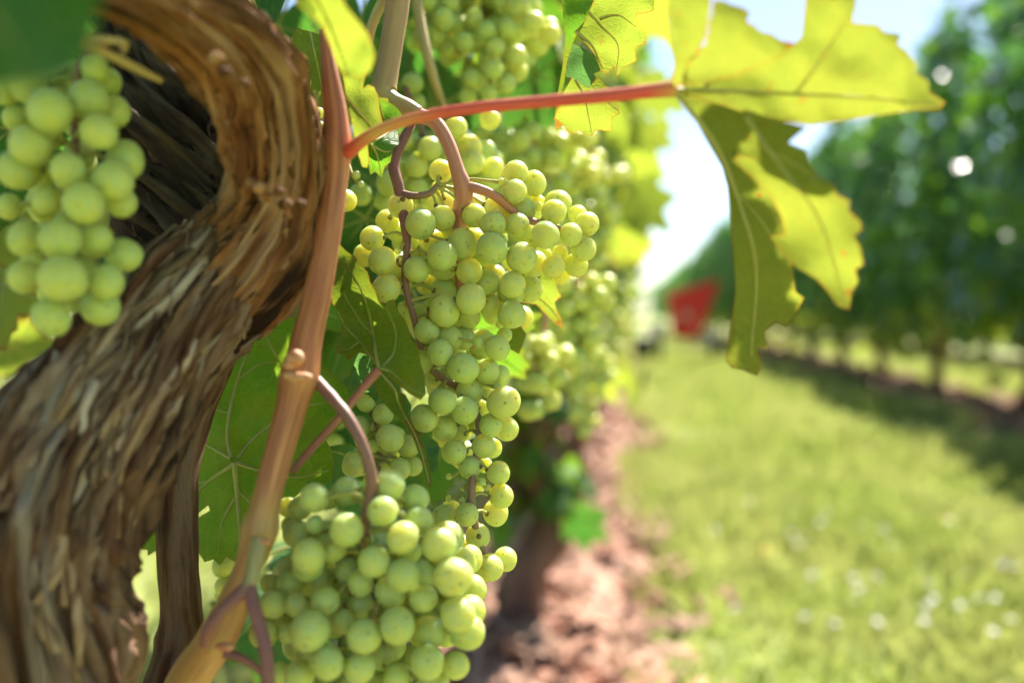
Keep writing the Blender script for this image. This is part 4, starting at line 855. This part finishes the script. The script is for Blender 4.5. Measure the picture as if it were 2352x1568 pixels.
# low polygon leaf cloud for crowns
OUT = [(math.sin(R(a)) * r, math.cos(R(a)) * r) for a, r in ((-168, .3), (-146, .54), (-106, .76), (-82, .58), (-54, .93), (-27, .6), (0, 1), (27, .6), (54, .93), (82, .58), (106, .76), (146, .54), (168, .3))]
def leaf_cloud(n, sampler, size, seed, lit=1):
    r_ = np.random.default_rng(seed); rnd = random.Random(seed); V = np.zeros((n, 14, 3)); k = 0
    base = np.array([(0, 0, 0.0)] + [(x, y, -.25 * (x * x + y * y)) for x, y in OUT])
    for i in range(n):
        p, out = sampler(rnd)
        nrm = Vector((out * rnd.uniform(.1, 1.2) + rnd.gauss(0, .45), rnd.gauss(0, .55), rnd.uniform(-.15, .9))).normalized(); tip = Vector((out * .3 + rnd.gauss(0, .5), rnd.gauss(0, .6), -1 + rnd.gauss(0, .4)))
        y = (tip - nrm * tip.dot(nrm)).normalized(); x = y.cross(nrm); s = size * rnd.uniform(.7, 1.2)
        V[i] = (base @ np.array([x, y, nrm])) * s + np.array(p)
    tri = np.array([(0, j, j + 1) for j in range(1, 13)]); T = (np.arange(n)[:, None, None] * 14 + tri[None]).reshape(-1, 3)
    return V.reshape(-1, 3), T
def cloud_mesh(name, parts):
    me = bpy.data.meshes.new(name); Vs = np.concatenate([p[0] for p in parts]); off = np.cumsum([0] + [len(p[0]) for p in parts[:-1]]); T = np.concatenate([p[1] + o for p, o in zip(parts, off)])
    mi = np.concatenate([np.full(len(p[1]), i, np.int32) for i, p in enumerate(parts)])
    me.vertices.add(len(Vs)); me.vertices.foreach_set('co', Vs.astype(np.float32).ravel()); me.loops.add(len(T) * 3); me.loops.foreach_set('vertex_index', T.astype(np.int32).ravel())
    me.polygons.add(len(T)); me.polygons.foreach_set('loop_start', np.arange(0, len(T) * 3, 3, dtype=np.int32)); me.polygons.foreach_set('loop_total', np.full(len(T), 3, np.int32))
    for p in parts: me.materials.append(p[2])
    me.polygons.foreach_set('material_index', mi); uv = me.uv_layers.new(name='UVMap')
    xy = (Vs[:, :2] * 6)[T.ravel()]; uv.data.foreach_set('uv', xy.astype(np.float32).ravel()); me.update(calc_edges=True); return me
def hedge(z0, z1, half, y0, y1):
    def f(rnd):
        y = rnd.uniform(y0, y1); t = rnd.random(); z = z0 + (z1 - z0) * t; side = rnd.choice((-1, 1)); wv = half * (.55 + .5 * math.sin(math.pi * min(1, t * .9 + .12))) * (1 + .25 * math.sin(y * 3.1 + z * 2))
        z += .05 * math.sin(y * 2.7) + rnd.gauss(0, .06); return (side * wv * rnd.random() ** .45, y, z), side
    return f

# --- left row: the next vine gets its leaves one by one, the ones behind it a crown each
def left_vine(i, y):
    far = i > 0
    root = empty('grapevine', (ROWX, y, 0), 'grapevine just beyond the sharp bunch, dark trunk rising from reddish mulch' if not far else f'{ORD[i]} grapevine of the left row counted away from the sharp bunch', 'grapevine', 'grapevines of the left row')
    tb, top = far_trunk(root, .62, .04, 40 + i); arms(tb, top, 40 + i)
    o = bpy.data.objects.new('trunk', mesh('trunk', tb.v, tb.f, M['trunk_far'], True, tb.uv)); col.objects.link(o); o.parent = root
    return root
nv = left_vine(0, NEXT_Y)
cnt = 0
while cnt < 210:
    y = random.uniform(.75, 3.1); p = Vector((ROWX + random.choice((-1, 1)) * .25 * random.random() ** .5 + .0, y, random.uniform(.60, 2.2))); s = random.uniform(.05, .07)
    x, py, D = proj(p)
    lim = 1535 if py < 330 else 1500
    if D < .80 or x + s * .45 * FOC / D > lim: continue
    if p.z < .78 and random.random() < .75: continue
    if x < 700 and random.random() < .7: continue
    if blocks(p, s): continue
    out = 1 if random.random() < .8 else -1
    put_leaf(nv, random.choice(TPL_LO[random.choice('yyg')]), rand_leaf_matrix(p, s, out)); cnt += 1
# sucker shoots and leaves on the trunk of the next vine
for _ in range(88):
    t = random.random(); p = Vector((ROWX + random.gauss(0, .05), NEXT_Y + random.gauss(-.05, .07), .27 + .38 * t)); put_leaf(nv, random.choice(TPL_LO[random.choice('gyd')]), rand_leaf_matrix(p, random.uniform(.04, .06), random.choice((-1, 1))))
sc_v, sc_t = leaf_cloud(420, hedge(.66, 2.15, .20, -1.0, 1.0), .062, 5)
o = obj('crown', cloud_mesh('crown_left', [(sc_v, sc_t, M['leaf_yellow'])])); o.parent = nv; o['kind'] = 'stuff'
for i in range(1, 15):
    y = NEXT_Y + 1.75 * i; r_ = left_vine(i, y)
    o = bpy.data.objects.new('crown', bpy.data.meshes.get('crown_far_%d' % (i % 2)) or cloud_mesh('crown_far_%d' % (i % 2), [(*leaf_cloud(560, hedge(.60, 2.15, .19, -.95, .95), .075, 60 + i), M['leaf']), (*leaf_cloud(160, hedge(.60, 2.1, .20, -.95, .95), .07, 80 + i), M['leaf_yellow'])]))
    col.objects.link(o); o.parent = r_; o['kind'] = 'stuff'

# --- right row and the rows behind
def row_vines(x, y0, n, step, text, grp, ztop, seed, z0=.55):
    crowns = [cloud_mesh(f'crown_{seed}_{k}', [(*leaf_cloud(960, hedge(z0, ztop, .36, -1.0, 1.0), .085, seed + k), M['leaf_crown']), (*leaf_cloud(230, hedge(z0, ztop, .38, -1.0, 1.0), .08, seed + 10 + k), M['leaf']), (*leaf_cloud(110, hedge(z0 - .12, z0 + .25, .34, -1.0, 1.0), .08, seed + 20 + k), M['leaf_yellow'])]) for k in range(3)]  # low yellow leaves put the sunlit look of the canopy edge into colour
    trunks = []
    for k in range(3):
        tb, top = far_trunk(None, .60, .045, seed + k); arms(tb, top, seed + k); trunks.append(mesh('trunk', tb.v, tb.f, M['trunk_far'], True, tb.uv))
    for i in range(n):
        root = empty('grapevine', (x, y0 + step * i, 0), f'{ORD[i]} grapevine of {text}, counted from the near end', 'grapevine', grp)
        root.rotation_euler.z = math.pi * ((i * 7) % 2); root.scale = (1, 1, random.uniform(.93, 1.07))
        for nm, me, kd in (('trunk', trunks[i % 3], None), ('crown', crowns[i % 3], 'stuff')):
            o = bpy.data.objects.new(nm, me); col.objects.link(o); o.parent = root
            if kd: o['kind'] = kd
row_vines(RX2, 2.7, 20, 1.75, 'the right-hand row facing the sharp bunch', 'grapevines of the right row', 2.65, 100)
row_vines(RX3, 5.6, 14, 1.75, 'the far row behind the right-hand row', 'grapevines of the far right row', 2.5, 200)
row_vines(RXL, 1.2, 6, 1.75, 'the row left of the near trunk', 'grapevines of the far left row', 2.2, 300)

v1, t1 = leaf_cloud(5200, hedge(.45, 2.7, .4, 0, 46), .11, 901); v1[:, 0] += RX2; v1[:, 1] += 37
v2, t2_ = leaf_cloud(3200, hedge(.45, 2.4, .22, 0, 46), .11, 902); v2[:, 0] += ROWX; v2[:, 1] += 27
v3, t3_ = leaf_cloud(4200, hedge(.2, 3.2, 1.2, -26, 26), .16, 903); v3 = np.stack([v3[:, 1], v3[:, 0] + 86, v3[:, 2]], 1)
v4, t4_ = leaf_cloud(7000, hedge(.1, 2.4, .4, 0, 50), .12, 904); v4[:, 0] += RX3 + SPACING; v4[:, 1] += 6
o = obj('distant_vines', cloud_mesh('distant_vines', [(v4, t4_, M['leaf_yellow']), (v1, t1, M['leaf_crown']), (v2, t2_, M['leaf_yellow']), (v3, t3_, M['leaf_dark'])])); tag(o, 'vine rows merging into one green mass at the end of the aisle', None, None, 'stuff')  # farthest right row takes the yellow leaf colour to look sunlit

# ------------------------------------------------------------------ trellis posts, cart, flowers
def box(V, F, x0, x1, y0, y1, z0, z1):
    b_ = len(V); V += [(x0, y0, z0), (x1, y0, z0), (x1, y1, z0), (x0, y1, z0), (x0, y0, z1), (x1, y0, z1), (x1, y1, z1), (x0, y1, z1)]
    F += [tuple(b_ + k for k in q) for q in ((3, 2, 1, 0), (4, 5, 6, 7), (0, 1, 5, 4), (1, 2, 6, 5), (2, 3, 7, 6), (3, 0, 4, 7))]
def post(x, y, label):
    root = empty('trellis_post', (x, y, 0), label, 'post', 'trellis posts of the right row')
    tb = TB(); tb.tube([(0, 0, -.05), (.004, 0, .7), (0, .004, 1.4), (0, 0, 2.0)], [.055, .053, .052, .05], 14, lambda L, a, i: .03 * noise.noise(Vector((math.cos(a) * 3, math.sin(a) * 3, L * 3)))); tb.tube([(0, 0, 2.0), (0, 0, 2.015)], [.05, .035], 14)
    o = bpy.data.objects.new('shaft', mesh('shaft', tb.v, tb.f, M['post'], True, tb.uv)); col.objects.link(o); o.parent = root
    for z in (.72, 1.2, 1.7):
        t2 = TB(); t2.tube([(-.058, -.01, z), (-.066, -.01, z + .004), (-.066, .012, z), (-.058, .012, z - .004)], [.003] * 4, 6); q = bpy.data.objects.new('staple', mesh('staple', t2.v, t2.f, M['steel'])); col.objects.link(q); q.parent = root
pg = 2.38 * FOC / (1870 - 1440)
post(RX2 - .12, pg, 'pale grey post in the right row, seen just right of the turning leaf')
post(RX2, pg + 7, 'distant grey post in the right row, far beyond the first one')

def cart():
    D = 13.6; c = P(1575, 720, D); root = empty('red_cart', (c.x, c.y, 0), 'red hopper cart standing far down the grass aisle', 'cart')
    def part(nm, V, F, m, smooth=False, parent=root):
        me = mesh(nm, V, F, M[m], smooth); o = bpy.data.objects.new(nm, me); col.objects.link(o); o.parent = parent; return o
    # tapered hopper, tipped a little to the side
    V = []; F = []; rows = [(.32, .15, .13), (.46, .20, .18), (.96, .33, .30), (.98, .352, .325), (1.01, .352, .325), (1.01, .325, .30), (.97, .31, .28), (.46, .16, .15)]
    for z, hx, hy in rows:
        for sx, sy in ((-1, -1), (1, -1), (1, 1), (-1, 1)): V.append((sx * hx + (z - .3) * .10, sy * hy, z + sx * hx * .32 * (z - .25)))
    for i in range(len(rows) - 1):
        for k in range(4): q = i * 4; F.append((q + k, q + (k + 1) % 4, q + 4 + (k + 1) % 4, q + 4 + k))
    F.append((3, 2, 1, 0)); q = (len(rows) - 1) * 4; F.append((q, q + 1, q + 2, q + 3)); h = part('hopper', V, F, 'red')
    tb = TB(); tb.blob((.0, -.255, .62), .05, 14, 9, (1, .35, 1)); part('white_disc', tb.v, tb.f, 'petal_white', True, h)  # flattened white blob on the near face of the hopper
    V = []; F = []
    for sx in (-1, 1):
        box(V, F, sx * .26 - .02, sx * .26 + .02, -.35, .35, .20, .235); box(V, F, sx * .15 - .015, sx * .15 + .015, -.02, .02, .236, .34)
    box(V, F, -.239, .239, -.03, .03, .20, .234); box(V, F, -.03, .03, -.95, -.352, .20, .232); part('frame', V, F, 'steel')
    for sx in (-1, 1):
        tb = TB(); ring = [(sx * .36, math.cos(a) * .15, .19 + math.sin(a) * .15) for a in np.linspace(0, 2 * math.pi, 25)]; tb.tube(ring, [.045] * 25, 10, cap=False); wv = part('wheel', tb.v, tb.f, 'rubber', True)
        t2 = TB(); t2.tube([(sx * .33, 0, .19), (sx * .39, 0, .19)], [.10, .10], 20); part('rim', t2.v, t2.f, 'steel', True, wv)
    V = []; F = []; 
    tb = TB(); tb.tube([(-.30, -.20, .22), (-.46, -.22, .42), (-.50, -.22, .46), (-.62, -.22, .46)], [.022] * 4, 10); tb.blob((-.38, -.18, .40), .12, 14, 10, (1, .7, .9)); part('steel_guard', tb.v, tb.f, 'steel', True)
    # grey drum left of the cart, on the grass
    g = G(1478, 832); d = empty('grey_drum', (g.x, g.y, 0), 'small grey drum on the grass left of the red cart', 'drum')
    tb = TB(); zs = [0, .02, .10, .11, .12, .20, .21, .22, .30, .32]; rs = [.10, .125, .125, .131, .125, .125, .131, .125, .125, .115]; tb.tube([(0, 0, z) for z in zs], rs, 24)
    o = bpy.data.objects.new('drum_body', mesh('drum_body', tb.v, tb.f, M['rubber'])); col.objects.link(o); o.parent = d
    t2 = TB(); t2.tube([(0, 0, .321), (0, 0, .34), (0, 0, .352)], [.13, .13, .10], 24); o = bpy.data.objects.new('drum_lid', mesh('drum_lid', t2.v, t2.f, M['steel'])); col.objects.link(o); o.parent = d
cart()

def flowers():
    def head(nm, mat, n, r):
        V = [(0, 0, .004)]; F = []
        for k in range(n):
            a = 2 * math.pi * k / n; b_ = len(V); w2 = math.pi / n * .8
            V += [(math.cos(a - w2) * r * .7, math.sin(a - w2) * r * .7, .006), (math.cos(a) * r, math.sin(a) * r, .003), (math.cos(a + w2) * r * .7, math.sin(a + w2) * r * .7, .006)]; F += [(0, b_, b_ + 1), (0, b_ + 1, b_ + 2)]
        return mesh(nm, V, F, mat)
    hw, hy = head('daisy_petals', M['petal_white'], 12, .011), head('dandelion_petals', M['petal_yellow'], 16, .013)
    tb = TB(); tb.tube([(0, 0, -.07), (.004, 0, -.03), (0, 0, .003)], [.0012] * 3, 5); st = mesh('flower_stalk', tb.v, tb.f, M['grass'])
    spots = [(1890, 1235, 1), (1640, 1280, 0), (1755, 1290, 1), (1755, 1345, 1), (2070, 1010, 0), (2170, 1260, 1), (1865, 1400, 0), (2010, 1430, 0), (1850, 1530, 0), (2220, 1390, 0), (2300, 1390, 0), (2120, 1555, 0), (1960, 1500, 0), (1720, 1232, 0), (1600, 1110, 1), (2050, 1340, 0), (1980, 1290, 0), (2250, 1470, 0), (1690, 1500, 0), (1900, 1250, 0)]
    spots += [(1750 + 600 * random.random() ** .8, 1180 + 380 * random.random() ** .7, 0) for _ in range(26)]  # added white flowers that stand in for glints on the grass blades
    for x, y, k in spots:
        g = G(x, y); z = random.uniform(.07, .10)
        root = empty('dandelion' if k else 'daisy_glint', (g.x, g.y, z), 'yellow dandelion flower standing in the sunlit grass' if k else 'small white flower, some set as sun glints, in the sunlit grass', 'flower', 'yellow flowers in the grass' if k else 'white daisies and glint stand-ins in the grass')
        o = bpy.data.objects.new('petals', hy if k else hw); col.objects.link(o); o.parent = root; o.rotation_euler = (random.uniform(-.2, .5), random.uniform(-.3, .3), random.uniform(0, 6))
        o = bpy.data.objects.new('stalk', st); col.objects.link(o); o.parent = root
flowers()
